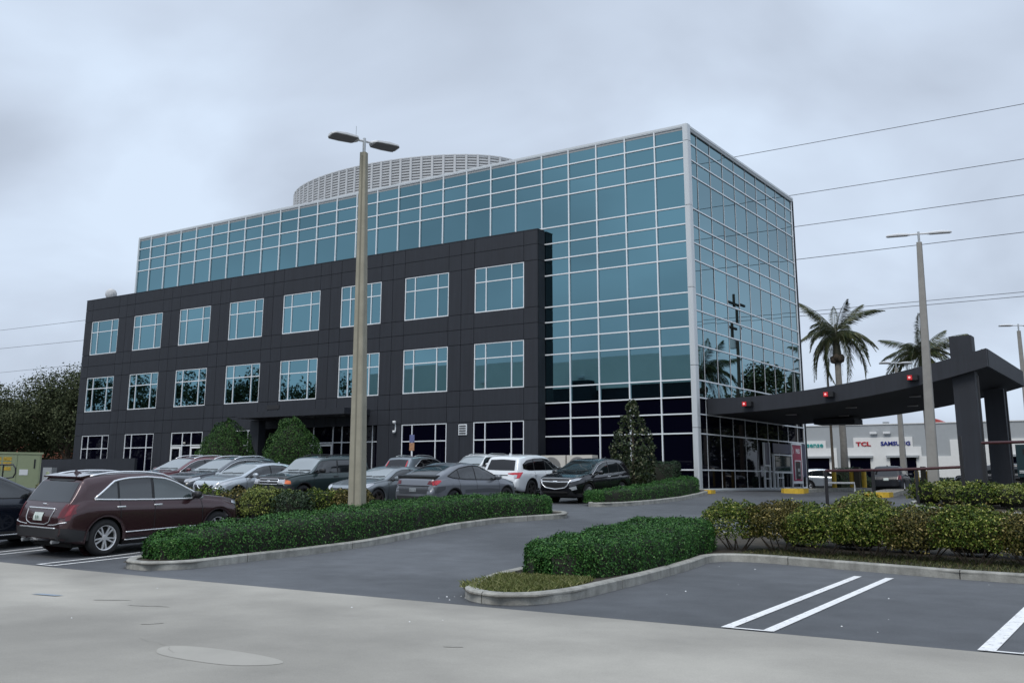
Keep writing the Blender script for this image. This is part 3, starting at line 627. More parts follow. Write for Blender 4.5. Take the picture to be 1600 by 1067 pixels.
MB().box(-.16, .16, -.25, .25, 0, .17).build('kerb_end', mYEL, None, loc=(1.32, -1.75, g(1.32, -1.75)-.0), label='yellow painted kerb end at the corner column', cat='kerb block')
bp = [(2.9, 12.0, 'leftmost yellow bollard under the canopy'), (3.75, 12.5, 'yellow bollard left of the brown post'), (4.35, 12.7, 'yellow bollard right of the brown post'), (6.75, 14.5, 'yellow bollard left of the grey lamp post'), (7.35, 14.7, 'yellow bollard just behind the grey lamp post')]
for x, y, lab in bp: 
    z = g(x, y); MB().lathe([(0, 0), (.13, 0), (.13, 1.02), (.10, 1.1), (.04, 1.13), (0, 1.135)], 16).build('bollard', mYEL, None, True, 50, (x, y, z), label=lab, cat='bollard', group='yellow bollards under the canopy')
mBRP = M('brown_post', (.07, .06, .045), .6)
bx('square_post', 3.9, 4.2, 12.35, 12.6, -.15, 1.15, mBRP, label='short brown square post between yellow bollards', cat='post'); bx('square_post', 6.95, 7.2, 14.55, 14.8, -.15, 1.2, mBRP, label='short brown square post behind the grey lamp post', cat='post')
o = empty('white_hoop', (5.35, 4.5, g(5.35, 4.5)), label='low white pipe hoop beside the parked navy crossover', cat='barrier'); MB().tube([(-.7, 0, .0), (-.7, 0, .42), (.7, 0, .42), (.7, 0, 0)], .05, 8).build('pipe', mWPA, o)
# pipe rails
def rail(pts, zs_, lab, posts):
    o = empty('pipe_rail', (*pts[0], g(*pts[0])), label=lab, cat='railing', group='dark red pipe rails')
    z0 = g(*pts[0]); MB().tube([(x-pts[0][0], y-pts[0][1], z-z0) for (x, y), z in zip(pts, zs_)], .05, 8).build('rail', mRUST, o)
    for i, (x, y, z) in enumerate(posts): MB().box(-.05, .05, -.05, .05, g(x, y)-z0-.1, z-z0-.03).build('post', mBLKM, o, loc=(x-pts[0][0], y-pts[0][1], 0))
    return o
rail([(7.95, -6.3), (10.0, -7.0), (11.6, -7.2), (13.0, -7.3)], [.80, .82, .86, .92], 'dark red pipe rail on black posts in front of the canopy lanes', [(7.95, -6.3, .8), (9.85, -6.95, .82), (11.4, -7.15, .85), (12.95, -7.3, 2.0)])
rail([(13.62, -7.2), (19, -9.0)], [1.72, 1.72], 'taller dark red pipe rail at the right edge by the rear pillar', [(13.62, -7.2, 1.72), (18.9, -8.95, 1.72)])

# parking sign
o = empty('parking_sign', (-16.0, -1.9, g(-16.0, -1.9)), label='small blue and orange parking sign on a thin post by the ground floor window', cat='sign')
hh = 2.82-g(-16, -1.9)
MB().tube([(0, 0, 0), (0, 0, hh)], .03, 8).build('post', mALU, o); MB().box(-.17, .17, -.05, -.032, hh-.42, hh).build('blue_plate', M('sign_blue', (.12, .14, .28), .5, var=.3, vs=14), o); MB().box(-.17, .17, -.05, -.032, hh-.86, hh-.44).build('orange_plate', M('sign_orange', (.42, .22, .12), .5, var=.3, vs=14), o)

# ------------------------------------------------------------------ lamp posts
def lamp_post(x, y, ztop, wb, wt, ang, lab, rise=(0, 0), arm=.32, L=.80, lean=(0, 0), wire=True, gang=0., roll=.1, mat=mPOLE, grp='twin headed parking lot lamp posts', side='both', fallback_z=None):
    z0 = g(x, y) if fallback_z is None else fallback_z; h = ztop-z0
    o = empty('lamp_post', (x, y, z0), label=lab, cat='lamp post', group=grp)
    def sq(wd, z, q): c = .09*wd; dx_, dy_ = lean[0]*z/h, lean[1]*z/h; a = [(wd/2-c, wd/2), (wd/2, wd/2-c), (wd/2, -wd/2+c), (wd/2-c, -wd/2), (-wd/2+c, -wd/2), (-wd/2, -wd/2+c), (-wd/2, wd/2-c), (-wd/2+c, wd/2)][::-1]; return [(p[0]+dx_, p[1]+dy_, z) for p in a]
    V = []; zl = np.linspace(-.2, h, 8)
    for z in zl: V += sq(wb+(wt-wb)*max(0, z)/h, z, 0)
    MB().add(V, [(i*8+k, i*8+(k+1) % 8, (i+1)*8+(k+1) % 8, (i+1)*8+k) for i in range(7) for k in range(8)]+[tuple(56+k for k in range(8))]).build('shaft', mat, o).rotation_euler = (0, 0, gang)
    if wire: MB().add([(-.022+lean[0]*t, -(wb+(wt-wb)*t)/2-.004+lean[1]*t, h*t) for t in (0.02, .99)]+[(.022+lean[0]*t, -(wb+(wt-wb)*t)/2-.004+lean[1]*t, h*t) for t in (.99, .02)]+[(-.022+lean[0]*t, -(wb+(wt-wb)*t)/2+.02+lean[1]*t, h*t) for t in (0.02, .99)]+[(.022+lean[0]*t, -(wb+(wt-wb)*t)/2+.02+lean[1]*t, h*t) for t in (.99, .02)], [(0, 3, 2, 1), (0, 1, 5, 4), (2, 3, 7, 6)]).build('groove', M('groove_grey', (.19, .18, .14), .9), o).rotation_euler = (0, 0, gang)
    tx, ty = lean; ca, sa = math.cos(ang), math.sin(ang); cg, sg = math.cos(gang), math.sin(gang); top = Vector((tx*cg-ty*sg, tx*sg+ty*cg, h))
    MB().tube([top, top+Vector((0, 0, .42))], .045, 10).build('tenon', mGALV, o)
    dirv = Vector((math.cos(ang), math.sin(ang), 0))
    MB().tube([top+Vector((0, 0, .33))-dirv*(arm+.05), top+Vector((0, 0, .34)), top+Vector((0, 0, .33))+dirv*(arm+.05)], .035, 8).build('arm', mLAMP, o)
    for s in (-1, 1):
        m = MB(); n = 7; prof = [(-.02, .08), (.12, .25), (.55, .29), (.9, .27), (1.0, .15)]; V = []
        for f, hw in prof:
            xx = f*L; zt = .055+.06*math.sin(math.pi*min(1, f*.9+.08))
            V += [(xx, -hw*L*1.05, 0), (xx, -hw*L*1.05, zt*.5), (xx, -hw*L*.6, zt), (xx, hw*L*.6, zt), (xx, hw*L*1.05, zt*.5), (xx, hw*L*1.05, 0)]
        k = len(prof); m.add(V, [(i*6+a, i*6+a+1, (i+1)*6+a+1, (i+1)*6+a) for i in range(k-1) for a in range(5)]+[(i*6, (i+1)*6, (i+1)*6+5, i*6+5) for i in range(k-1)]+[tuple(range(6))[::-1], tuple((k-1)*6+a for a in range(6))])
        hd = m.build('lamp_head', mLAMP, o, ang=35, loc=top+Vector((0, 0, .30+rise[0 if s < 0 else 1]))+dirv*arm*s)
        hd.rotation_euler = (-s*roll, 0, ang+(math.pi if s < 0 else 0))
        MB().add([(.10*L, -.21*L, -.012), (.95*L, -.24*L, -.012), (.95*L, .24*L, -.012), (.10*L, .21*L, -.012), (.10*L, -.21*L, .002), (.95*L, -.24*L, .002), (.95*L, .24*L, .002), (.10*L, .21*L, .002)], [(0, 3, 2, 1), (0, 1, 5, 4), (1, 2, 6, 5), (2, 3, 7, 6), (3, 0, 4, 7)]).build('lens', mLENS, hd)
    if wire: MB().tube([top-dirv*(arm+.06)+Vector((0, 0, .35)), top-dirv*(arm+.06)+Vector((0, 0, .72))], .008, 5).build('sensor', mGALV, o)
    return o
lamp_post(1.66, -25.36, 9.27, .385, .175, R_(70), 'tall square concrete lamp post with two lamp heads rising in front of the office windows', lean=(-.17, 0), gang=R_(16), arm=.2, L=.84)
lamp_post(11.55, -5.2, 9.46, .40, .19, R_(14), 'grey lamp post with two flat lamp heads standing in front of the canopy', lean=(.19, .13), gang=R_(5), roll=-.12, wire=False, mat=mPOLG, L=.86)
lamp_post(3.5, 26.0, 7.95, .42, .2, R_(34), 'distant lamp post showing below the canopy beside the palms', wire=False, mat=mPOLG, lean=(.0, 0))
lamp_post(11.75, 21.6, 9.3, .34, .2, R_(30), 'lamp post at the right edge of the view behind the canopy', roll=0., wire=False, mat=mPOLG)

# ------------------------------------------------------------------ power lines and utility pole
for k, z in enumerate([26.4, 22.4, 19.83, 17.2, 13.05, 12.75, 14.7]):
    if k == 6: xa, xb = -190, -30
    elif k in (2, 3): xa, xb = -190, 90
    else: xa, xb = -40, 90
    pts = [(x, 30, z+.0008*0*(x)) for x in np.linspace(xa, xb, 24)]
    MB().tube([(p[0], 30, p[2]+.00011*(p[0]-(0 if k != 6 else -110))**2*.6) for p in pts], .024 if k < 4 else .02, 5).build('power_line', mBLKM, None, label=['topmost power line right of the glass tower', 'second power line from the top', 'third power line from the top', 'fourth power line crossing behind the lamp heads', 'upper of the close pair of power lines by the palms', 'lower of the close pair of power lines by the palms', 'lowest power line at the far left behind the building'][k], cat='power line', group='overhead power lines')
o = empty('utility_pole', (13.3, 40.5, g(13.3, 40.5)), label='wooden utility pole with crossarms mirrored in the right glass face', cat='utility pole')
MB().tube([(0, 0, 0), (0, 0, 17.4)], [.2, .12], 10).build('pole', mBARK, o)
for z, l in ((16.4, 1.6), (14.2, 1.1)): MB().box(-.08, .08, -l, l, z, z+.2).build('crossarm', mBARK, o)
MB().lathe([(0, 0), (.32, 0), (.32, 1.0), (0, 1.05)], 14, c=(.45, 0, 12.4)).build('transformer', mLAMP, o)
o = empty('utility_pole', (-10.4, 57.5, -.5), label='thin utility pole beside the tall palm trunk beyond the canopy', cat='utility pole')
MB().tube([(0, 0, 0), (0, 0, 12.6)], [.16, .10], 8).build('pole', mBARK, o); MB().box(-.9, .9, -.06, .06, 7.0, 7.15).build('crossarm', mBARK, o)
for x in (-.7, .7): MB().lathe([(.03, 0), (.10, .1), (.10, .35), (.03, .42)], 8, c=(x, 0, 7.16)).build('insulator', mLAMP, o)

# ------------------------------------------------------------------ left edge: cabinets, wall, house
o = empty('utility_cabinet', (-45.0, -6.0, -.45), R_(68), label='large pale green utility cabinet with doors and yellow stickers', cat='cabinet')
MB().box(-7.5, 0, 0, 1.6, 0, 2.42).build('body', mCAB, o); MB().box(-7.55, .08, -.06, 1.66, 2.42, 2.55).build('lid', mCAB, o)
for x0, x1 in ((-1.45, -.1), (-3.05, -1.5), (-5.0, -3.1), (-7.4, -5.06)): MB().box(x0, x1, -.035, -.002, .15, 2.36).build('door', mCAB, o)
MB().box(-.45, -.36, -.06, -.04, 1.5, 2.1).build('handle', mBLK, o); MB().box(-1.30, -.78, -.05, -.037, 1.05, 1.42).build('white_label', mWPA, o)
mSTK = M('yellow_sticker', (.5, .33, .04), .5, var=.5, vs=9)
for i in range(3):
    for j in range(2): MB().box(-2.95+j*.62, -2.45+j*.62, -.05, -.037, 1.35+i*.32, 1.58+i*.32).build('sticker', mSTK, o)
o = empty('pipe_handrail', (-40.2, -11.0, g(-40.2, -11)), label='black looped pipe handrail in front of the green cabinet', cat='railing')
MB().tube([(-2.6, 0, 1.35), (-1.0, 0, 1.5), (.55, 0, 1.5), (.85, 0, 1.3), (.9, 0, 1.0), (.7, 0, .75), (.0, 0, .7), (-.55, 0, .72)], .045, 8).tube([(-.5, 0, 1.5), (-.5, 0, -.2)], .045, 8).build('pipe', mBLKM, o)
o = empty('low_wall', (-52, -2.2, -.4), label='low charcoal wall continuing left from the office front', cat='wall'); MB().box(-10, 12.0, -.1, .1, -.3, 2.14).build('wall', mWALL, o)
o = empty('meter_box', (-48.8, -3.0, -.35), label='small grey meter box against the low charcoal wall', cat='meter box'); MB().box(-.55, .55, -.2, .2, .3, 1.5).build('case', mGALV, o); MB().lathe([(0, -.26), (.2, -.25), (.22, -.2)], 14, axis='y', c=(.1, 0, 1.0)).build('dial', mCAB, o); MB().box(-.06, .06, -.05, .05, -.2, .3).build('leg', mGALV, o)
o = empty('tiled_house', (-84, 17, -.5), label='low house with terracotta tiled roof behind the left trees', cat='house')
MB().box(-14, 10.2, 0, 10, 0, 2.95).build('wall', mCREAM, o)
for x0, x1 in ((5.2, 7.2), (-2, 0)): wq = MB().box(x0, x1, -.05, -.005, .6, 1.9).build('window', mDGL, o); MB().box(x0-.1, x1+.1, -.07, -.052, 1.9, 2.0).build('lintel', mCREAM, wq)
mS, mA = [(x, -.9+5.9*t, 2.9+2.3*t) for t in (0, 1) for x in (-15, 11)], None
MB().add([(-15, -.9, 2.9), (11, -.9, 2.9), (11, 5, 5.0), (-15, 5, 5.0), (11, 11, 2.9), (-15, 11, 2.9)], [(0, 1, 2, 3), (3, 2, 4, 5), (1, 4, 2), (0, 3, 5)]).build('roof', mTERR, o)
tl = MB()
for k in range(52):
    x = -14.8+k*.5; tl.tube([(x, -.92, 2.93), (x, 5, 5.05)], .11, 6)
tl.build('roof_tiles', mTERR, o, kind='stuff')
# CARS AND PLANTS
# ------------------------------------------------------------------ car builder
def interp(tab, x):
    t = sorted(tab); return float(np.interp(x, [a for a, b in t], [b for a, b in t]))
def smooth_tab(tab, k=.06):
    t = sorted(tab); xs = np.array([a for a, b in t]); ys = np.array([b for a, b in t])
    def f(x):
        o = np.array([-1.5, -.75, 0, .75, 1.5])*k; wgt = np.array([1, 3, 4, 3, 1.])/12
        return float((np.interp(x+o, xs, ys)*wgt).sum())
    return f
def resample(pl, n):
    P = np.array(pl, float); d = np.r_[0, np.cumsum(np.linalg.norm(np.diff(P, axis=0), axis=1))]; s = np.linspace(0, d[-1], n)
    return np.stack([np.interp(s, d, P[:, i]) for i in range(P.shape[1])], -1)
def xcar(pl, n):          # resample by x (polyline monotone in first coord)
    P = np.array(pl, float); P = P[np.argsort(P[:, 0])]; s = np.linspace(P[0, 0], P[-1, 0], n); return np.c_[s, np.interp(s, P[:, 0], P[:, 1])]
def make_car(name, label, group, x, y, rz, T, paint, cat='car'):
    hw = T['hw']; Wd = T['width']/2; top = smooth_tab(T['top'], T.get('sm', .05)); belt = smooth_tab(T['belt'], .08); wf = smooth_tab(T['w'], .06); lo = smooth_tab(T['low'], .05)
    x1, x0 = max(a for a, b in T['top']), min(a for a, b in T['top']); Rw = T.get('wr', .36); Ra = Rw+T.get('gap', .055)
    st = np.unique(np.round(np.r_[np.linspace(x0, x1, 96), np.linspace(x0, x0+.5, 26), np.linspace(x1-.4, x1, 22)], 4))
    tum = T.get('tum', .72); rows = []
    for X in st:
        zt = top(X); zb = min(belt(X), zt-.025); zl = min(lo(X), zb-.1); W = wf(X)*Wd; h = zt-zb; k = min(1, h/.42)
        we = .93+.0*k; wr = we+(tum-we)*k
        cp = [(0, zl), (.55*W, zl), (.86*W, zl+.01), (.955*W, zl+.07), (.985*W, zl+.3*(zb-zl)), (W, zl+.62*(zb-zl)), (.992*W, zl+.84*(zb-zl)), (we*W+.012, zb-.012), (we*W-.01, zb+.03*k+.012),
              ((we*.45+wr*.55)*W+.012*k, zb+.55*h), (wr*W, zb+.86*h), (wr*W*.86, zb+.955*h), (wr*W*.5, zb+.99*h), (0, zt)]
        cp = np.array(cp); o = []
        for i in range(len(cp)-1):
            p0, p1, p2, p3 = cp[max(i-1, 0)], cp[i], cp[i+1], cp[min(i+2, len(cp)-1)]
            for t in (0, .34, .67):
                a = .5*((2*p1)+(-p0+p2)*t+(2*p0-5*p1+4*p2-p3)*t*t+(-p0+3*p1-3*p2+p3)*t**3) if 1 < i < len(cp)-2 else p1+(p2-p1)*t
                o.append(a)
        o.append(cp[-1]); rows.append(np.array(o))
    n = len(rows[0]); ring = []
    for X, r in zip(st, rows):
        L = np.c_[np.full(n, X), r[:, 0], r[:, 1]]; Rr = L[1:-1][::-1]*np.array([1, -1, 1]); ring.append(np.r_[L, Rr])
    V = np.array(ring); ns, m, _ = V.shape; V = V.reshape(-1, 3)
    i = np.arange(ns*m).reshape(ns, m); F = np.stack([i[:-1], np.roll(i, -1, 1)[:-1], np.roll(i, -1, 1)[1:], i[1:]], -1).reshape(-1, 4)
    bvh = BVHTree.FromPolygons([Vector(v) for v in V], [tuple(q) for q in F]+[tuple(i[0][::-1]), tuple(i[-1])])
    inside = np.zeros(len(V), bool); V2 = V.copy()
    for wx in (hw, -hw):
        dxx, dz = V[:, 0]-wx, V[:, 2]-Rw; d = np.hypot(dxx, dz); sel = (np.abs(V[:, 1]) > .6*Wd) & (d < Ra) & (V[:, 2] < belt(wx)+.05)
        inside |= sel; f = Ra/np.maximum(d, 1e-4); V2[sel, 0] = wx+dxx[sel]*f[sel]; V2[sel, 2] = Rw+dz[sel]*f[sel]
    F = F[~inside[F].all(1)]
    F = np.r_[F]
    z = g(x, y); c, s = math.cos(rz), math.sin(rz)
    o = empty(name, (x, y, z), label=label, cat=cat, group=group)
    zf, zr = g(x+c*hw, y+s*hw), g(x-c*hw, y-s*hw); zl_, zr_ = g(x-s*.8, y+c*.8), g(x+s*.8, y-c*.8)
    fx = Vector((c*2*hw, s*2*hw, zf-zr)).normalized(); ly = Vector((-s*1.6, c*1.6, zl_-zr_)).normalized(); uz = fx.cross(ly).normalized(); ly = uz.cross(fx)
    o.matrix_world = Matrix(((fx.x, ly.x, uz.x, x), (fx.y, ly.y, uz.y, y), (fx.z, ly.z, uz.z, (zf+zr)/2), (0, 0, 0, 1)))
    me = npmesh('body', V2, F, paint, True)
    bm = bmesh.new(); bm.from_mesh(me); bm.verts.ensure_lookup_table()
    bm.faces.new([bm.verts[k] for k in i[0][::-1]]); bm.faces.new([bm.verts[k] for k in i[-1]]); bmesh.ops.recalc_face_normals(bm, faces=bm.faces[:]); bm.to_mesh(me); bm.free()
    me.polygons.foreach_set('use_smooth', [True]*len(me.polygons)); me.set_sharp_from_angle(angle=R_(38)); link('body', me, o)
    def cast(p, d):
        h = bvh.ray_cast(Vector(p), Vector(d)); return h[0], h[1]
    def patch(nm, lower, upper, proj, mat, off=.006, n1=14, n2=7, parent=None):
        a, b = (xcar(lower, n1), xcar(upper, n1)) if proj in ('L', 'R') and T.get('xc', True) and len(lower) > 2 else (resample(lower, n1), resample(upper, n1))
        pts = []; ok = []
        for r in range(n2):
            t = r/(n2-1)
            for k in range(n1):
                q = a[k]*(1-t)+b[k]*t
                if proj == 'L': p, d = (q[0], 3, q[1]), (0, -1, 0)
                elif proj == 'R': p, d = (q[0], -3, q[1]), (0, 1, 0)
                elif proj == 'F': p, d = (5, q[0], q[1]), (-1, 0, 0)
                elif proj == 'B': p, d = (-5, q[0], q[1]), (1, 0, 0)
                else: p, d = (q[0], q[1], 4), (0, 0, -1)
                h, nn = cast(p, d)
                if h is None: pts.append((0, 0, 0)); ok.append(False)
                else:
                    if nn.dot(Vector(d)) > 0: nn = -nn
                    pts.append(tuple(h+nn*off)); ok.append(True)
        fs = [(r*n1+k, r*n1+k+1, (r+1)*n1+k+1, (r+1)*n1+k) for r in range(n2-1) for k in range(n1-1)]; fs = [q for q in fs if all(ok[j] for j in q)]
        if not fs: return None
        cells = {}
        for q in fs: cells[(q[0]//n1, q[0] % n1)] = q
        left = set(cells); best = []
        while left:
            st_ = [left.pop()]; comp = list(st_)
            while st_:
                r, k = st_.pop()
                for nb in ((r+1, k), (r-1, k), (r, k+1), (r, k-1)):
                    if nb in left: left.remove(nb); st_.append(nb); comp.append(nb)
            if len(comp) > len(best): best = comp
        fs = [cells[q] for q in best]
        if proj in ('L', 'B'): fs = [q[::-1] for q in fs]
        us = sorted({j for q in fs for j in q}); ix = {j: k for k, j in enumerate(us)}
        return MB().add([pts[j] for j in us], [tuple(ix[j] for j in q) for q in fs]).build(nm, mat, parent or o, True)
    def trim(nm, pl, proj, mat, r=.012, off=.008, parent=None, n=26):
        q = resample(pl, n); pts = []
        for a, b in q:
            p, d = {'L': ((a, 3, b), (0, -1, 0)), 'R': ((a, -3, b), (0, 1, 0)), 'F': ((5, a, b), (-1, 0, 0)), 'B': ((-5, a, b), (1, 0, 0)), 'T': ((a, b, 4), (0, 0, -1))}[proj]
            h, nn = cast(p, d)
            if h is not None:
                if nn.dot(Vector(d)) > 0: nn = -nn
                pts.append(h+nn*off)
        if len(pts) > 2: return MB().tube(pts, r, 6).build(nm, mat, parent or o, True)
    # glass house
    gl = T.get('glass', mCGL)
    for sd_ in ('L', 'R'):
        lw, up = T['dlo']; patch('window_surround', lw, up, sd_, mBLK, .004, 40, 8)
        sp = T['split']
        for wi_, (a, b) in enumerate(sp):
            qs = [a+(b-a)*k/14 for k in range(15)]
            L2 = [(q, interp(lw, q)+.018) for q in qs]; U2 = [(q, max(interp(up, q)-.018, interp(lw, q)+.02)) for q in qs]
            patch('side_window', L2, U2, sd_, (T.get('fglass', gl) if wi_ == 0 else (T.get('rglass', gl) if b < T.get('rsplit', -9) else gl)), .008, 15, 7)
        if T.get('dlotrim'):
            U = xcar(up, 30); trim('window_trim', [tuple(q) for q in U], sd_, T['dlotrim'], T.get('trimr', .016), .008); Lq = xcar(lw, 20); trim('window_trim', [tuple(q) for q in Lq], sd_, T['dlotrim'], T.get('trimr', .016)*.8, .008)
            if T.get('trimrear'): trim('window_trim', T['trimrear'], sd_, T['dlotrim'], .035, .002)
        for xx in T.get('handles', ()):
            h, nn = cast((xx, 3 if sd_ == 'L' else -3, T.get('hz', .98)), (0, -1 if sd_ == 'L' else 1, 0))
            if h is not None:
                hb = bx('door_handle', -.10, .10, -.018, .018, -.016, .016, T.get('hmat', mCHR), o, .008); hb.location = (h.x, h.y+(.016 if sd_ == 'L' else -.016), h.z)
        for xx, za, zb2, sl_ in T.get('seams', ()): patch('door_seam', [(xx, za), (xx+.016, za)], [(xx+sl_, zb2), (xx+sl_+.016, zb2)], sd_, mBLK, .003, 2, 14)
        for wx in (hw, -hw):
            an = np.linspace(R_(T.get('arch0', -8)), R_(180-T.get('arch0', -8)), 26); aw = T.get('archw', .06)
            patch('wheel_arch', [(wx+math.cos(a)*(Ra-.012), Rw+math.sin(a)*(Ra-.012)) for a in an[::-1]], [(wx+math.cos(a)*(Ra+aw), Rw+math.sin(a)*(Ra+aw)) for a in an[::-1]], sd_, T.get('archm', mCLAD), .012, 26, 3) if False else archpatch(bvh, o, wx, Rw, Ra, aw, sd_, T.get('archm', mCLAD), an)
        if T.get('sill', True):
            zs0 = lo(0)+.015; patch('sill', [(-hw+Ra+.0, zs0), (0, zs0), (hw-Ra-.0, zs0)], [(-hw+Ra+.0, zs0+T.get('sillh', .14)), (0, zs0+T.get('sillh', .14)), (hw-Ra, zs0+T.get('sillh', .14))], sd_, T.get('sillm', mCLAD), .008, 10, 4)
        for zz_, r_, m_, xa, xb in T.get('side_trim', ()): trim('side_trim', [(xa, zz_), (xb, zz_+.015)], sd_, m_, r_, .012)
    y0_, z0_, y1_, z1_ = T['ws']
    patch('windscreen', [(-y0_, z0_-.05), (-y0_*.5, z0_-.01), (0, z0_), (y0_*.5, z0_-.01), (y0_, z0_-.05)], [(-y1_, z1_-.045), (-y1_*.5, z1_-.012), (0, z1_), (y1_*.5, z1_-.012), (y1_, z1_-.045)], 'F', T.get('wsm', mWSC), .005, 18, 10)
    for yy in (-.45, .12): trim('wiper', [(yy, z0_+.03), (yy+.5, z0_+.05)], 'F', mBLK, .012, .02, n=8)
    y0_, z0_, y1_, z1_ = T['rwin']
    patch('rear_window', [(-y0_, z0_), (0, z0_-.01), (y0_, z0_)], [(-y1_, z1_-.03), (0, z1_), (y1_, z1_-.03)], 'B', T.get('rglass', gl), .005, 16, 8)
    for nm, lw, up, pj, mt, off in T.get('patches', ()):
        mt_ = paint if mt == 'paint' else mt
        patch(nm, lw, up, pj, mt_, off, 16, 6)
        if pj in ('F', 'B', 'T') and min(q[0 if pj != 'T' else 1] for q in lw) > .05:      # mirror to the other side
            f = (lambda q: (-q[0], q[1])) if pj != 'T' else (lambda q: (q[0], -q[1])); patch(nm, [f(q) for q in lw][::-1], [f(q) for q in up][::-1], pj, mt_, off, 16, 6)
        if pj == 'L': patch(nm, lw, up, 'R', mt_, off, 16, 6)
    for nm, pl, pj, mt, r_ in T.get('trims', ()):
        trim(nm, pl, pj, mt, r_)
        if pj == 'L': trim(nm, pl, 'R', mt, r_)
        if pj in ('F', 'B') and min(q[0] for q in pl) > .05: trim(nm, [(-a, b) for a, b in pl], pj, mt, r_)
    # mirrors
    mxx, mz = T['mirror']
    for s_ in (1, -1):
        h, _n = cast((mxx, 3*s_, mz-.03), (0, -s_, 0)); yb = abs(h.y) if h else Wd*.9
        mb = MB(); mb.lathe([(0, -.12), (.065, -.10), (.095, -.02), (.095, .05), (.08, .10), (0, .105)], 14, axis='y'); mb.v = [(vx*.75+mxx-.02, (vy*1.15+.17)*s_+yb*s_, vz*.85+mz+.04) for vx, vy, vz in mb.v]
        if s_ < 0: mb.f = [q[::-1] for q in mb.f]
        mo = mb.build('mirror', T.get('mirm', paint) or paint, o, True)
        MB().tube([(mxx+.03, (yb-.02)*s_, mz-.04), (mxx, (yb+.12)*s_, mz+.01)], [.035, .03], 8).build('mirror_arm', mBLK, mo)
    if T.get('rails'):
        xa, xb, yy, mr = T['rails']
        for s_ in (1, -1):
            pts = []
            for q in np.linspace(xa, xb, 12):
                h, _n = cast((q, yy*s_, 4), (0, 0, -1)); t = (q-xa)/(xb-xa); pts.append((q, yy*s_, h.z+.012+T.get('railh', .045)*min(1, 6*t, 6*(1-t))))
            MB().tube(pts, .02, 8).build('roof_rail', mr, o, True)
    if T.get('spoiler'):
        xx, zz_, hwid, th_ = T['spoiler']; MB().add([(xx+.22, -hwid*.98, zz_+.01), (xx-.04, -hwid, zz_-.03), (xx-.04, -hwid, zz_-.03-th_), (xx+.22, -hwid*.98, zz_-.06), (xx+.22, hwid*.98, zz_+.01), (xx-.04, hwid, zz_-.03), (xx-.04, hwid, zz_-.03-th_), (xx+.22, hwid*.98, zz_-.06)], [(0, 1, 5, 4), (1, 2, 6, 5), (2, 3, 7, 6), (0, 3, 2, 1), (4, 5, 6, 7), (3, 0, 4, 7)]).build('spoiler', T.get('spm') or paint, o, ang=30)
    if T.get('fin'):
        xx = T['fin']; h, _n = cast((xx, 0, 4), (0, 0, -1)); MB().add([(xx+.1, -.03, h.z-.01), (xx+.1, .03, h.z-.01), (xx-.08, .03, h.z-.01), (xx-.08, -.03, h.z-.01), (xx-.06, -.012, h.z+.085), (xx-.06, .012, h.z+.085)], [(0, 1, 5, 4), (1, 2, 5), (2, 3, 4, 5), (3, 0, 4)]).build('antenna_fin', paint, o)
    zin = lo(0)
    MB().box(x0+.35, x1-.4, -Wd+.30, Wd-.30, zin-.03, min(belt(0)-.12, .95)).box(-hw+Ra+.02, hw-Ra-.02, -Wd+.12, Wd-.12, zin-.035, zin+.2).build('underbody', mUND, o)
    # wheels
    ww = T.get('ww', .235); rr = Rw*T.get('rimf', .68); key = ('wheel', Rw, ww, T.get('rimk', 'five'), T.get('rimm', mRIM).name)
    if key not in _bc:
        ty = MB().lathe([(rr-.01, -ww/2+.02), (rr+.01, -ww/2), (Rw-.05, -ww/2), (Rw-.012, -ww/2+.03), (Rw, -ww/4), (Rw, ww/4), (Rw-.012, ww/2-.03), (Rw-.05, ww/2), (rr+.01, ww/2), (rr-.01, ww/2-.02), (rr-.02, 0)], 40, axis='y').mesh('tyre', mTIRE, True)
        rm = MB(); rm.lathe([(rr*.985, ww/2-.004), (rr*.93, ww/2-.012), (rr*.90, ww/2-.05), (rr*.9, 0)], 36, axis='y'); rm.lathe([(0, ww/2-.012), (.055, ww/2-.014), (.06, ww/2-.04)], 14, axis='y')
        ns_ = {'five': 5, 'twin': 10, 'multi': 14, 'six': 6, 'star': 5}[T.get('rimk', 'five')]
        for k in range(ns_):
            a = 6.28318*k/ns_+(.12*(1 if k % 2 else -1) if T.get('rimk') == 'twin' else 0)
            b = a if T.get('rimk') != 'twin' else a-(.0*1)
            wi = {'five': .05, 'twin': .017, 'multi': .018, 'six': .045, 'star': .055}[T.get('rimk', 'five')]; wo_ = wi*(.8 if T.get('rimk') != 'star' else .45)
            def P(r_, t_, yy): return (r_*math.cos(b)-t_*math.sin(b), yy, r_*math.sin(b)+t_*math.cos(b))
            rm.add([P(.03, -wi, ww/2-.03), P(.03, wi, ww/2-.03), P(rr*.93, wo_, ww/2-.016), P(rr*.93, -wo_, ww/2-.016), P(.03, -wi, ww/2-.06), P(.03, wi, ww/2-.06), P(rr*.93, wo_, ww/2-.05), P(rr*.93, -wo_, ww/2-.05)], [(0, 3, 2, 1), (4, 5, 6, 7), (0, 1, 5, 4), (1, 2, 6, 5), (2, 3, 7, 6), (3, 0, 4, 7)])
        rmm = rm.mesh('rim', T.get('rimm', mRIM)); dk = MB().lathe([(0, ww/2-.075), (rr*.93, ww/2-.075), (rr*.95, ww/2-.02)], 30, axis='y').mesh('brake_disc', mUND); _bc[key] = (ty, rmm, dk)
    ty, rmm, dk = _bc[key]
    for wx in (hw, -hw):
        for s_ in (1, -1):
            wo = link('wheel', ty, o, (wx, s_*(Wd-ww/2-.015-T.get('inset', 0)), Rw), 0 if s_ > 0 else math.pi); link('rim', rmm, wo); link('brake_disc', dk, wo)
    return o
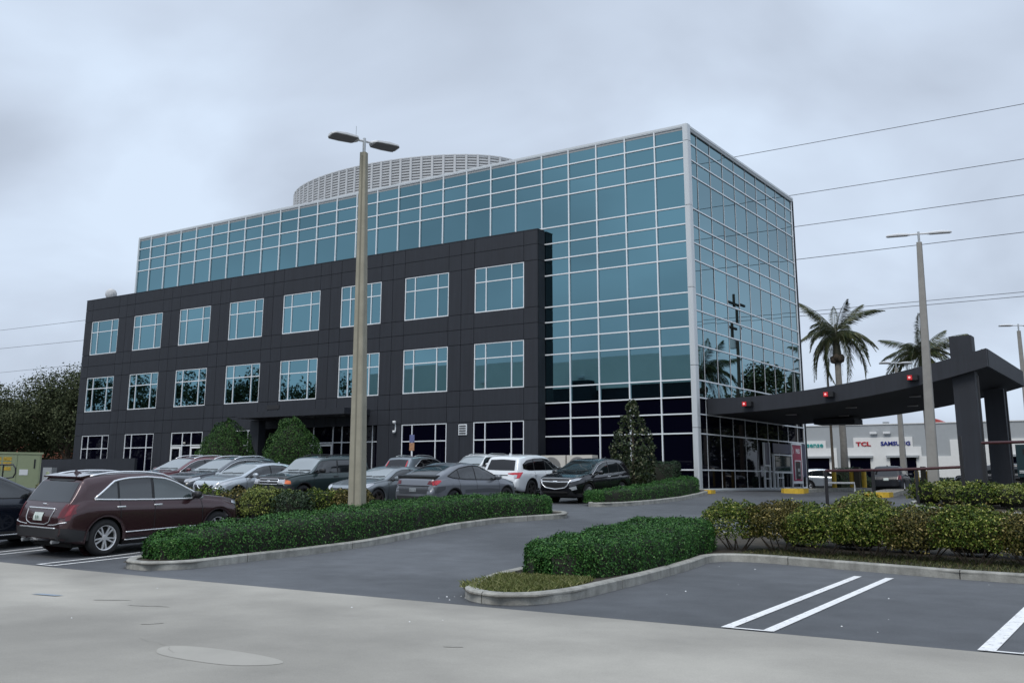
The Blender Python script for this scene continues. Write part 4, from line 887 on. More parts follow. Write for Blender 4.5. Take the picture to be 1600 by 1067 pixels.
def archpatch(bvh, o, wx, Rw, Ra, aw, sd_, mat, an):
    pts = []; n = len(an); okk = []
    s_ = 1 if sd_ == 'L' else -1
    for r in (Ra-.02, Ra+.004, Ra+aw):
        for a in an:
            q = max(r, Ra+.004); h, nn, _, _ = bvh.ray_cast(Vector((wx+math.cos(a)*q, 3*s_, Rw+math.sin(a)*q)), Vector((0, -s_, 0)))
            okk.append(h is not None); yv = (h.y+s_*(.014 if r > Ra else -.03)) if h is not None else 0
            pts.append((wx+math.cos(a)*r, yv, Rw+math.sin(a)*r))
    fs = [(r*n+k, r*n+k+1, (r+1)*n+k+1, (r+1)*n+k) for r in range(2) for k in range(n-1)]; fs = [f for f in fs if all(okk[j] for j in f)]
    if s_ > 0: pass
    else: fs = [f[::-1] for f in fs]
    us = sorted({j for q in fs for j in q}); ix = {j: k for k, j in enumerate(us)}
    if fs: MB().add([pts[j] for j in us], [tuple(ix[j] for j in q) for q in fs]).build('wheel_arch', mat, o, True)
def paint(name, c, metal=.35, rough=.32): return M(name, c, rough, metal=metal, coat=.9, spec=.5)

def fl(lst, dx=0, sx=1, dz=0, sz=1): return [(a*sx+dx, b*sz+dz) for a, b in lst]
SUV = dict(tum=.775, hw=1.43, width=1.90, wr=.37, gap=.06,
  top=[(2.38, .72), (2.34, .86), (2.22, .97), (1.7, 1.06), (1.05, 1.13), (.72, 1.30), (.25, 1.53), (0, 1.605), (-.4, 1.655), (-.9, 1.67), (-1.4, 1.65), (-1.72, 1.615), (-1.90, 1.58), (-2.04, 1.38), (-2.23, 1.10), (-2.30, 1.03), (-2.38, .96), (-2.43, .72)],
  belt=[(2.38, .68), (2.2, .86), (1.7, .96), (1.05, 1.02), (-1.0, 1.09), (-1.9, 1.12), (-2.2, 1.03), (-2.43, .68)],
  w=[(2.38, .66), (2.30, .80), (2.1, .93), (1.6, .99), (1.2, 1.), (-1.5, 1.), (-2.0, .975), (-2.25, .93), (-2.37, .86), (-2.43, .78)],
  low=[(2.38, .40), (2.2, .25), (1.9, .22), (-1.9, .24), (-2.2, .30), (-2.43, .40)],
  dlo=([(1.0, 1.055), (.5, 1.055), (-.6, 1.085), (-1.45, 1.125), (-1.72, 1.14)], [(1.0, 1.065), (.75, 1.20), (.35, 1.40), (.05, 1.50), (-.4, 1.545), (-.9, 1.535), (-1.22, 1.49), (-1.72, 1.15)]),
  split=[(.97, -.27), (-.34, -1.12), (-1.17, -1.69)], rsplit=-.2, rglass=mCGL, ws=(.74, 1.15, .60, 1.58), rwin=(.66, 1.10, .60, 1.50), mirror=(.72, 1.10), handles=(-.22, -1.12), hz=.97,
  seams=[(.98, .35, 1.04, -.05), (-.30, .3, 1.07, .0), (-1.12, .62, 1.1, -.02)], rails=(.1, -1.5, .60, mCHR), fin=-1.55)
def var(T, **k): q = dict(T); q.update(k); return q
# --- maroon crossover in the near bay
pMAR = paint('maroon_paint', (.056, .025, .028), .45, .25)
mCGF = M('clear_side_glass', (.030, .045, .045), .03, ior=2.05)
mREDD = M('deep_red_lens', (.20, .008, .016), .15, coat=.5)
CAD = var(SUV, mirm=mBLK, rwin=(.74, 1.10, .66, 1.50), fglass=mCGF, railh=.02, rails=(.45, -1.7, .66, mCHR), archm=pMAR, archw=.05, dlotrim=mCHR, trimr=.024, rimk='twin', rimm=mRIM, sillm=mCLAD, sillh=.10, spoiler=(-1.87, 1.625, .66, .03),
  side_trim=[(.455, .012, mCHR, -.98, .98), (.30, .011, mCHR, -.98, .98)],
  patches=[('tail_light', [(.66, .80), (.80, .80), (.90, .88)], [(.70, 1.06), (.79, 1.07), (.86, 1.04)], 'B', mRED, .010), ('tail_light', [(-2.34, .74), (-2.27, .76), (-2.16, .99)], [(-2.30, 1.05), (-2.22, 1.06), (-2.06, 1.05)], 'L', mRED, .010),
   ('lamp_strip', [(.78, .82), (.86, .86)], [(.80, 1.04), (.845, 1.04)], 'B', mREDD, .016),
   ('bumper', [(-.80, .41), (0, .41), (.80, .41)], [(-.86, .60), (0, .60), (.86, .60)], 'B', mCLAD, .012), ('bumper', [(-2.40, .37), (-2.2, .34), (-1.84, .34)], [(-2.42, .60), (-2.2, .58), (-1.84, .52)], 'L', mCLAD, .012),
   ('bumper', [(2.0, .3), (2.2, .32), (2.34, .40)], [(2.0, .42), (2.2, .44), (2.34, .5)], 'L', mCLAD, .01), ('headlight', [(1.95, .90), (2.1, .87), (2.26, .80)], [(1.95, .955), (2.1, .95), (2.26, .92)], 'L', mHEAD, .012),
   ('plate_recess', [(-.40, .70), (0, .66), (.40, .70)], [(-.46, .96), (0, .96), (.46, .96)], 'B', pMAR, .008), ('license_plate', [(-.155, .735), (.155, .735)], [(-.155, .885), (.155, .885)], 'B', mPLT, .02),
   ('spoiler_shade_bar', [(-.44, 1.50), (0, 1.49), (.44, 1.50)], [(-.5, 1.535), (0, 1.54), (.5, 1.535)], 'B', mBLK, .012)],  # black bar paints the spoiler's shade across the rear window top
  trims=[('chrome_bar', [(-.46, .965), (0, .965), (.46, .965)], 'B', mCHR, .020), ('chrome_trim', [(-.46, .95), (-.40, .72), (-.25, .665), (.25, .665), (.40, .72), (.46, .95)], 'B', mGALV, .010), ('chrome_trim', [(.38, .655), (.6, .67), (.84, .72)], 'B', mCHR, .010), ('bumper_trim', [(-.62, .60), (.62, .60)], 'B', mCHR, .014), ('badge', [(-.05, 1.045), (.05, 1.045)], 'B', mCHR, .018)])
HP, HM = R_(90), R_(-90)
def squash(T, kf, kr):
    hw = T['hw']; f = lambda x: hw+(x-hw)*kf if x > hw else (-hw+(x+hw)*kr if x < -hw else x); q = dict(T)
    for k in ('top', 'belt', 'w', 'low'): q[k] = [(f(a), b) for a, b in T[k]]
    q['dlo'] = tuple([(f(a), b) for a, b in l] for l in T['dlo']); q['split'] = [(f(a), f(b)) for a, b in T['split']]
    q['patches'] = [(n, [(f(a), b) for a, b in lo_] if pj == 'L' else lo_, [(f(a), b) for a, b in up_] if pj == 'L' else up_, pj, m, o_) for n, lo_, up_, pj, m, o_ in T.get('patches', ())]
    return q
CAD = squash(CAD, .80, .93)
cad = make_car('parked_car', 'maroon crossover with chrome window trim parked beside the clipped hedge, seen from behind', 'parked cars', .01, -30.62, HP, CAD, pMAR)
text('lettering', 'KQ7 4RL'[:0]+'GSO K21'[:0]+'IJ 0', .09, M('plate_ink', (.05, .12, .08), .5), (-2.395, .0, .775), (R_(90), 0, R_(-90)), .002, cad)
for yy in (.52, -.52): MB().tube([(-2.2, yy, .33), (-2.36, yy, .33)], .036, 10).build('exhaust_tip', mGALV, cad)
# --- navy SUV cut by the left edge
pNAV = paint('navy_paint', (.008, .012, .022), .3, .25)
make_car('parked_car', 'dark navy car cut by the left edge of the photo with a black door mirror', 'parked cars', -2.85, -32.75, HP, var(SUV, rimm=mRIMD, patches=CAD['patches'][:3], mirm=mBLK, rails=None, side_trim=[(.30, .014, mCHR, -.98, .98)]), pNAV)
# --- second row, noses towards the road
pRED = paint('wine_red_paint', (.10, .012, .018), .35)
FR = [('grille', [(-.46, .66), (0, .62), (.46, .66)], [(-.52, .86), (0, .88), (.52, .86)], 'F', mBLK, .012), ('headlight', [(.52, .74), (.7, .76), (.84, .82)], [(.52, .84), (.7, .88), (.82, .93)], 'F', mHEAD, .014), ('headlight', [(1.92, .88), (2.1, .82), (2.30, .74)], [(1.92, .95), (2.1, .92), (2.30, .86)], 'L', mHEAD, .014),
      ('lower_grille', [(-.55, .36), (0, .34), (.55, .36)], [(-.6, .50), (0, .50), (.6, .50)], 'F', mBLK, .012), ('license_plate', [(-.15, .53), (.15, .53)], [(-.15, .62), (.15, .62)], 'F', mPLT, .02)]
make_car('parked_car', 'dark red crossover at the far left of the second row', 'parked cars', -15.45, -17.3, HM, var(SUV, patches=FR, dlotrim=mCHR, trimr=.012), pRED)
pGRY = paint('graphite_paint', (.060, .068, .078), .5)
make_car('parked_car', 'graphite grey crossover with silver roof rails beside the silver hatchback', 'parked cars', -12.75, -17.5, HM, var(SUV, patches=FR, dlotrim=mCHR, trimr=.012), pGRY)
HAT = dict(hw=1.36, width=1.82, wr=.33, gap=.05, sill=False, archw=.02,
  top=[(2.20, .62), (2.15, .75), (2.0, .86), (1.55, .97), (1.10, 1.05), (.6, 1.27), (.15, 1.44), (-.2, 1.49), (-.6, 1.50), (-1.1, 1.455), (-1.5, 1.38), (-1.7, 1.30), (-1.95, 1.06), (-2.05, .98), (-2.12, .80), (-2.15, .66)],
  belt=[(2.20, .58), (2.0, .77), (1.5, .88), (1.0, .93), (-1, 1.00), (-1.8, 1.02), (-2.05, .9), (-2.15, .60)],
  w=[(2.20, .62), (2.10, .78), (1.9, .92), (1.4, .99), (1, 1.), (-1.4, 1.), (-1.8, .96), (-2.05, .88), (-2.15, .76)], low=[(2.2, .30), (2.0, .19), (-1.8, .20), (-2.15, .36)],
  dlo=([(1.05, .965), (.4, .965), (-.8, 1.0), (-1.40, 1.06), (-1.62, 1.14)], [(1.05, .975), (.75, 1.12), (.35, 1.29), (.05, 1.36), (-.4, 1.395), (-.9, 1.37), (-1.35, 1.27), (-1.62, 1.15)]), split=[(1.0, -.2), (-.26, -1.05), (-1.1, -1.6)],
  ws=(.72, 1.07, .58, 1.42), rwin=(.6, 1.03, .5, 1.33), mirror=(.72, 1.01), handles=(-.15, -1.0), hz=.90, hmat=mGALV, seams=[(1.0, .3, .95, -.03), (-.22, .28, .98, 0.), (-1.06, .55, 1.02, -.04)], fin=-1.3)
pSIL = paint('silver_paint', (.48, .52, .55), .55, .28)
FRH = [('grille', [(-.40, .56), (0, .52), (.40, .56)], [(-.52, .72), (0, .70), (.52, .72)], 'F', mBLK, .012), ('headlight', [(.52, .66), (.68, .68), (.80, .74)], [(.52, .76), (.68, .82), (.80, .86)], 'F', mHEAD, .014), ('headlight', [(1.60, .83), (1.85, .74), (2.1, .66)], [(1.60, .875), (1.85, .84), (2.1, .77)], 'L', mHEAD, .014), ('lower_grille', [(-.5, .30), (0, .28), (.5, .30)], [(-.6, .42), (0, .42), (.6, .42)], 'F', mBLK, .012)]
make_car('parked_car', 'silver hatchback with a dark V grille left of the green off-roader', 'parked cars', -9.75, -18.8, HM, var(HAT, patches=FRH, trims=[('chrome_v', [(.10, .55), (.36, .71)], 'F', mCHR, .018)], rglass=mCGL), pSIL)
# --- dark green boxy off-roader
BOX = dict(hw=1.34, width=1.73, wr=.38, gap=.085, tum=.80, sm=.03, sill=True, archw=.03,
  top=[(2.20, .82), (2.17, .98), (2.05, 1.06), (1.5, 1.13), (.98, 1.17), (.82, 1.27), (.42, 1.62), (.25, 1.70), (-.2, 1.745), (-1.2, 1.75), (-1.85, 1.72), (-1.98, 1.66), (-2.12, 1.25), (-2.2, 1.10), (-2.24, .82)],
  belt=[(2.2, .78), (2.0, .98), (1.5, 1.06), (.9, 1.10), (-1.9, 1.13), (-2.1, 1.1), (-2.24, .78)],
  w=[(2.20, .84), (2.14, .93), (1.95, .985), (1.4, 1.), (-1.8, 1.), (-2.1, .96), (-2.24, .92)], low=[(2.2, .50), (2.05, .38), (-1.9, .38), (-2.24, .52)],
  dlo=([(.86, 1.15), (.3, 1.15), (-1.0, 1.16), (-1.9, 1.17)], [(.86, 1.17), (.55, 1.46), (.40, 1.57), (0, 1.60), (-1.0, 1.61), (-1.70, 1.585), (-1.9, 1.35)]), split=[(.84, -.30), (-.38, -1.05), (-1.14, -1.88)],
  ws=(.70, 1.20, .62, 1.66), rwin=(.60, 1.16, .55, 1.58), mirror=(.62, 1.20), mirm=mBLK, handles=(-.2, -1.0), hz=1.03, hmat=mBLK, rails=(.05, -1.7, .58, mBLK), seams=[(.86, .5, 1.12, 0), (-.34, .45, 1.14, 0), (-1.08, .62, 1.14, 0)], rimm=mRIMD)
pGRN = paint('dark_green_paint', (.020, .038, .038), .35)
FRB = [('grille', [(-.46, .80), (.46, .80)], [(-.46, .965), (.46, .965)], 'F', mBLK, .014), ('headlight', [(.50, .80), (.66, .80), (.735, .81)], [(.50, .955), (.66, .955), (.73, .95)], 'F', mHEAD, .02), ('turn_signal', [(1.98, .81), (2.08, .81), (2.16, .81)], [(1.98, .90), (2.08, .94), (2.16, .95)], 'L', mAMB, .02), ('front_bumper', [(-.78, .52), (0, .52), (.78, .52)], [(-.80, .74), (0, .745), (.80, .74)], 'F', mCLAD, .05), ('front_bumper', [(1.80, .50), (2.0, .50), (2.17, .52)], [(1.84, .73), (2.0, .74), (2.17, .74)], 'L', mCLAD, .03),
       ('bonnet_guard', [(-.74, .975), (0, .985), (.74, .975)], [(-.74, 1.03), (0, 1.045), (.74, 1.03)], 'F', mCLAD, .02)]
make_car('parked_car', 'dark green boxy off-roader with chrome grille and amber corner lamps', 'parked cars', -7.0, -18.25, HM, var(BOX, patches=FRB, trims=[('grille_bar', [(-.47, .885), (.47, .885)], 'F', mCHR, .022), ('grille_surround', [(-.47, .80), (-.47, .97), (.47, .97), (.47, .80), (-.47, .80)], 'F', mCHR, .018), ('badge', [(-.05, .885), (.05, .885)], 'F', mCHR, .045)]), pGRN)
# --- grey sports saloon behind the lamp post
pSTL = paint('steel_grey_paint', (.20, .225, .24), .5)
COU = var(HAT, hw=1.42, width=1.88, wr=.345, rimk='star', rimm=mRIMB, top=[(2.30, .58), (2.25, .70), (2.05, .80), (1.5, .92), (.95, 1.0), (.5, 1.20), (.1, 1.35), (-.3, 1.405), (-.7, 1.385), (-1.2, 1.27), (-1.6, 1.12), (-1.8, 1.06), (-2.15, 1.04), (-2.3, .98), (-2.36, .75), (-2.38, .62)],
  belt=[(2.30, .54), (2.05, .73), (1.5, .85), (.9, .90), (-1, .96), (-1.8, .98), (-2.3, .9), (-2.38, .58)], w=[(2.30, .62), (2.2, .78), (2.0, .92), (1.42, 1.), (1, .99), (-1.4, 1.), (-2.0, .96), (-2.25, .88), (-2.38, .76)], low=[(2.3, .28), (2.1, .17), (-2.0, .18), (-2.38, .36)],
  dlo=([(.92, .93), (.3, .93), (-.8, .97), (-1.35, 1.02)], [(.92, .94), (.6, 1.09), (.3, 1.22), (0, 1.29), (-.4, 1.31), (-.9, 1.23), (-1.35, 1.03)]), split=[(.88, -.35), (-.42, -1.32)], ws=(.72, 1.02, .56, 1.34), rwin=(.6, 1.06, .5, 1.3), mirror=(.62, .97), archm=pSTL, archw=.05, handles=(-.3,), seams=[(.92, .3, .9, -.03), (-.4, .28, .95, 0.)])
make_car('parked_car', 'low steel grey saloon with bronze star wheels half hidden by the lamp post', 'parked cars', -4.15, -17.6, HM, var(COU, patches=FRH[:3]), pSTL)
# --- grey liftback with black boot spoiler, rear to camera
pLFT = paint('slate_paint', (.17, .18, .20), .5)
mDECAL = M('smoke_grey_wrap', (.055, .06, .068), .4, coat=.6)
FAS = dict(hw=1.445, width=1.92, wr=.355, gap=.05, archw=.03, sill=True, rimm=mRIMD,
  top=[(2.30, .62), (2.26, .76), (2.1, .86), (1.6, .98), (1.15, 1.06), (.6, 1.30), (.1, 1.50), (-.3, 1.565), (-.7, 1.56), (-1.2, 1.47), (-1.7, 1.31), (-2.1, 1.15), (-2.24, 1.10), (-2.36, 1.0), (-2.41, .80), (-2.43, .66)],
  belt=[(2.30, .58), (2.1, .79), (1.5, .91), (1.0, .96), (-1, 1.03), (-1.8, 1.05), (-2.25, 1.0), (-2.43, .62)], w=[(2.30, .60), (2.2, .77), (2.0, .92), (1.5, .99), (1, 1.), (-1.6, 1.), (-2.0, .96), (-2.25, .90), (-2.38, .83), (-2.43, .76)], low=[(2.3, .30), (2.1, .19), (-2.0, .22), (-2.43, .36)],
  dlo=([(1.10, .985), (.4, .985), (-.8, 1.025), (-1.45, 1.08), (-1.70, 1.14)], [(1.10, .995), (.75, 1.17), (.35, 1.36), (0, 1.44), (-.45, 1.455), (-1.0, 1.39), (-1.45, 1.25), (-1.70, 1.15)]), split=[(1.06, -.25), (-.31, -1.12), (-1.17, -1.68)], dlotrim=mBLK, trimr=.016,
  ws=(.74, 1.08, .58, 1.49), rwin=(.58, 1.16, .56, 1.48), mirror=(.78, 1.03), handles=(), seams=[(1.0, .32, .97, -.03), (-.28, .3, 1.0, 0.), (-1.15, .58, 1.05, -.06)],
  spoiler=(-2.24, 1.175, .80, .085), spm=mBLK,
  patches=[('tail_light', [(.56, .90), (.72, .885), (.85, .86)], [(.60, 1.00), (.72, 1.01), (.84, 1.01)], 'B', mRED, .012), ('tail_light', [(-2.33, .86), (-2.2, .90), (-2.05, .985)], [(-2.33, 1.0), (-2.2, 1.025), (-2.05, 1.02)], 'L', mREDB, .012), ('boot_panel', [(-.58, .60), (0, .60), (.58, .60)], [(-.62, .82), (0, .82), (.62, .82)], 'B', mDECAL, .012), ('license_plate', [(-.15, .66), (.15, .66)], [(-.15, .77), (.15, .77)], 'B', M('grey_plate', (.22, .24, .25), .4, var=.4, vs=30), .02), ('rear_bumper', [(-.76, .38), (0, .38), (.76, .38)], [(-.8, .52), (0, .52), (.8, .52)], 'B', mCLAD, .012), ('side_wrap', [(-2.30, .62), (-2.1, .66), (-1.9, .74)], [(-2.34, .82), (-2.1, .83), (-1.9, .84)], 'L', mDECAL, .010), ('side_wrap', [(-.9, .60), (.4, .58), (1.0, .56)], [(-.9, .70), (.4, .71), (1.0, .66)], 'L', mDECAL, .010)],
  trims=[('boot_gap', [(-.66, .845), (0, .845), (.66, .845)], 'B', mBLK, .016)])
make_car('parked_car', 'slate grey liftback with black boot spoiler behind the clipped hedge, rear towards the road', 'parked cars', -1.45, -16.85, R_(88), FAS, pLFT)
# --- row against the building
pVOL = paint('blue_grey_paint', (.20, .225, .25), .5)
ESV = var(SUV, hw=1.41, top=[(a, b+.02) for a, b in SUV['top']], patches=[('tail_light', [(.66, .84), (.76, .84), (.86, .86)], [(.70, 1.05), (.78, 1.08), (.88, 1.02)], 'B', mRED, .012), ('tail_light', [(.62, 1.08), (.70, 1.08)], [(.585, 1.42), (.63, 1.42)], 'B', mREDB, .014), ('license_plate', [(-.15, .72), (.15, .72)], [(-.15, .82), (.15, .82)], 'B', mPLT, .02)], rglass=mCGD, rails=(.1, -1.5, .60, mGALV), dlotrim=mCHR, trimr=.01)
make_car('parked_car', 'blue grey estate car with tall tail lamps parked nose in to the office wall', 'parked cars', -13.5, -3.95, HP, ESV, pVOL)
pWHT = paint('white_car_paint', (.70, .72, .73), .0, .35)
make_car('parked_car', 'white boxy car with roof rails behind the slate liftback, nose towards the road', 'parked cars', -9.5, -4.6, HM, var(BOX, sill=False, mirm=None, patches=FRB[:2], rails=(.05, -1.7, .58, mGALV)), pWHT)
pPIL = paint('pearl_white_paint', (.72, .75, .77), .0, .3)
PIL = var(SUV, hw=1.41, width=1.99, wr=.38, gap=.075, archm=mCLAD, archw=.02, top=[(2.45, .74), (2.40, .90), (2.2, 1.02), (1.6, 1.10), (1.05, 1.16), (.72, 1.34), (.25, 1.63), (0, 1.72), (-.4, 1.775), (-1.0, 1.79), (-1.6, 1.765), (-1.95, 1.72), (-2.05, 1.68), (-2.20, 1.40), (-2.34, 1.10), (-2.40, 1.0), (-2.46, .72)],
  belt=[(2.45, .70), (2.2, .90), (1.5, 1.0), (1.05, 1.05), (-1.0, 1.11), (-2.0, 1.13), (-2.3, 1.05), (-2.46, .68)], w=[(2.45, .66), (2.36, .80), (2.1, .93), (1.6, .99), (1.2, 1.), (-1.6, 1.), (-2.1, .98), (-2.32, .95), (-2.42, .88), (-2.46, .82)], low=[(2.45, .40), (2.2, .26), (1.9, .24), (-1.9, .27), (-2.2, .34), (-2.46, .42)],
  dlo=([(1.0, 1.10), (.5, 1.10), (-.6, 1.12), (-1.55, 1.14), (-1.95, 1.22)], [(1.0, 1.11), (.75, 1.25), (.35, 1.47), (.05, 1.585), (-.4, 1.63), (-1.0, 1.63), (-1.6, 1.57), (-1.95, 1.40)]), split=[(.97, -.2), (-.27, -1.1), (-1.17, -1.93)], rsplit=2, rglass=mCGD, glass=mCGL, ws=(.76, 1.2, .62, 1.68), rwin=(.70, 1.16, .62, 1.60), rimk='five', rimm=mRIMD, rails=None, mirm=mBLK, hmat=pPIL, sillm=mBLK,
  patches=[('tail_light', [(.42, 1.015), (.70, .985), (.93, .985)], [(.42, 1.045), (.70, 1.075), (.93, 1.085)], 'B', mREDB, .014), ('tail_light', [(-2.40, .84), (-2.30, .86), (-2.16, 1.0)], [(-2.34, 1.06), (-2.24, 1.075), (-2.02, 1.085)], 'L', mREDB, .014), ('reverse_light', [(.74, .86), (.85, .86)], [(.74, .99), (.85, .99)], 'B', mHEAD, .018), ('license_plate', [(-.155, .80), (.155, .80)], [(-.155, .94), (.155, .94)], 'B', mPLT, .02), ('rear_bumper', [(-.8, .42), (0, .42), (.8, .42)], [(-.84, .50), (0, .50), (.84, .50)], 'B', mCLAD, .012), ('tail_light', [(.80, .84), (.94, .90)], [(.80, .99), (.95, 1.0)], 'B', mREDB, .012)],
  trims=[('boot_handle', [(-.42, .965), (.42, .965)], 'B', mBLK, .018)])
make_car('parked_car', 'large white crossover with red wraparound tail lamps backed towards the drive', 'parked cars', -4.55, -7.6, HP, PIL, pPIL)
pBLK = paint('black_paint', (.006, .006, .008), .2, .2)
EQX = var(SUV, wsm=M('dark_windscreen', (.012, .017, .018), .03, ior=1.8), hw=1.36, width=1.84, dlotrim=mCHR, trimr=.008, rimk='multi', rimm=mRIM, archm=pBLK, rails=None, glass=M('dark_teal_car_glass', (.008, .012, .013), .03, ior=1.75),
  patches=[('grille', [(-.44, .60), (0, .54), (.44, .60)], [(-.58, .79), (0, .77), (.58, .79)], 'F', mBLK, .012), ('grille', [(-.62, .82), (0, .815), (.62, .82)], [(-.62, .90), (0, .91), (.62, .90)], 'F', mBLK, .012), ('headlight', [(.58, .80), (.72, .82), (.83, .87)], [(.60, .87), (.72, .91), (.83, .945)], 'F', mHEAD, .016), ('headlight', [(1.95, .90), (2.12, .86), (2.3, .80)], [(1.95, .95), (2.12, .945), (2.3, .89)], 'L', mHEAD, .014), ('fog_light', [(.70, .50), (.82, .54)], [(.62, .60), (.80, .66)], 'F', mHEAD, .016), ('lower_grille', [(-.5, .33), (0, .32), (.5, .33)], [(-.56, .46), (0, .46), (.56, .46)], 'F', mUND, .014)],
  trims=[('grille_surround', [(-.60, .815), (-.56, .70), (-.42, .59), (0, .535), (.42, .59), (.56, .70), (.60, .815)], 'F', mCHR, .022), ('grille_bar', [(-.63, .808), (0, .79), (.63, .808)], 'F', mCHR, .022), ('badge', [(-.09, .80), (.09, .80)], 'F', mCHR, .042), ('bonnet_trim', [(-.62, .915), (0, .925), (.62, .915)], 'F', mGALV, .012)])
make_car('parked_car', 'black crossover with chrome framed grille facing the drive beside the leafy corner tree', 'parked cars', -.52, -9.75, HM, EQX, pBLK)
# --- beyond the canopy
make_car('parked_car', 'navy compact crossover seen from behind under the canopy lanes', 'parked cars', 3.3, 23.4, R_(95), var(SUV, patches=CAD['patches'][:3]+[('license_plate', [(-.155, .735), (.155, .735)], [(-.155, .885), (.155, .885)], 'B', mPLT, .02)], rails=None, glass=mCGD, rglass=mCGD, wsm=mCGD), M('shaded_navy_paint', (.005, .007, .013), .5, coat=.25))  # navy paint and glass darkened and dulled to stand for canopy shade
make_car('parked_car', 'silver white car showing over the dark hedge by the teal sign', 'parked cars', -3.6, 33.0, R_(10), var(SUV, rails=None, patches=FR), pSIL)
make_car('parked_car', 'black tall car glimpsed between the two canopy pillars', 'parked cars', 9.3, 24.0, R_(180), var(BOX, patches=FRB[:2], rimm=mRIM), pBLK)
TR = empty('box_truck', (14.4, 18.6, g(14.4, 18.6)), label='dark teal box truck cut by the right edge behind the canopy', cat='truck')
mTRK = M('teal_truck_body', (.012, .035, .042), .45)
zt = 2.42-g(14.4, 18.6)
MB().box(-2.95, 2.6, -1.1, 1.1, .75, zt).build('cargo_box', mTRK, TR); MB().box(2.65, 4.3, -1.0, 1.0, .45, 2.0).build('cab', mTRK, TR, ang=30); MB().box(-2.9, 4.2, -.9, .9, .4, .74).build('chassis', mUND, TR); MB().box(2.9, 4.0, -1.02, -1.005, 1.2, 1.8).build('side_window', mCGL, TR)
MB().box(-2.85, -2.0, -1.12, -1.105, 1.05, 1.10).box(-2.85, -1.9, -1.12, -1.105, .96, 1.01).build('lettering', mWPA, TR); MB().box(-2.6, -1.8, -1.13, -1.105, zt-.55, zt-.25).build('vent', mBLK, TR)
for x in (-1.9, 3.3):
    for s_ in (-1, 1): MB().lathe([(0, -.12), (.25, -.12), (.40, -.12), (.42, -.08), (.42, .08), (.40, .12), (.25, .12), (0, .12)], 22, axis='y').build('wheel', mTIRE, TR, True, loc=(x, s_*.92, .42))

# ------------------------------------------------------------------ plants
def leafcloud(name, P, Nn, size, mat, parent=None, asp=.55, jit=.6, **k):
    n = len(P); Nn = Nn+rng.normal(0, jit, (n, 3)); Nn /= np.linalg.norm(Nn, axis=1)[:, None]+1e-9
    r = rng.normal(0, 1, (n, 3)); t = r-(r*Nn).sum(1)[:, None]*Nn; t /= np.linalg.norm(t, axis=1)[:, None]+1e-9; b = np.cross(Nn, t)
    L = (size*(.7+.6*rnds(n)))[:, None] if np.ndim(size) == 0 else (size*(.7+.6*rnds(n)))[:, None]
    V = np.stack([P-t*L*.5, P+b*L*asp*.5+Nn*L*.06, P+t*L*.5, P-b*L*asp*.5+Nn*L*.06], 1).reshape(-1, 3)
    return link(name, npmesh(name, V, np.arange(4*n).reshape(n, 4), mat, False, rnds(n)), parent, **k)
def lump(P, f, a, seed):
    q = P*f; s = seed*1.7
    return a*(np.sin(q[:, 0]+s)*np.sin(q[:, 1]*1.3+s*2)+.6*np.sin(q[:, 0]*2.3+q[:, 2]*1.9+s)*np.sin(q[:, 1]*2.1-s))
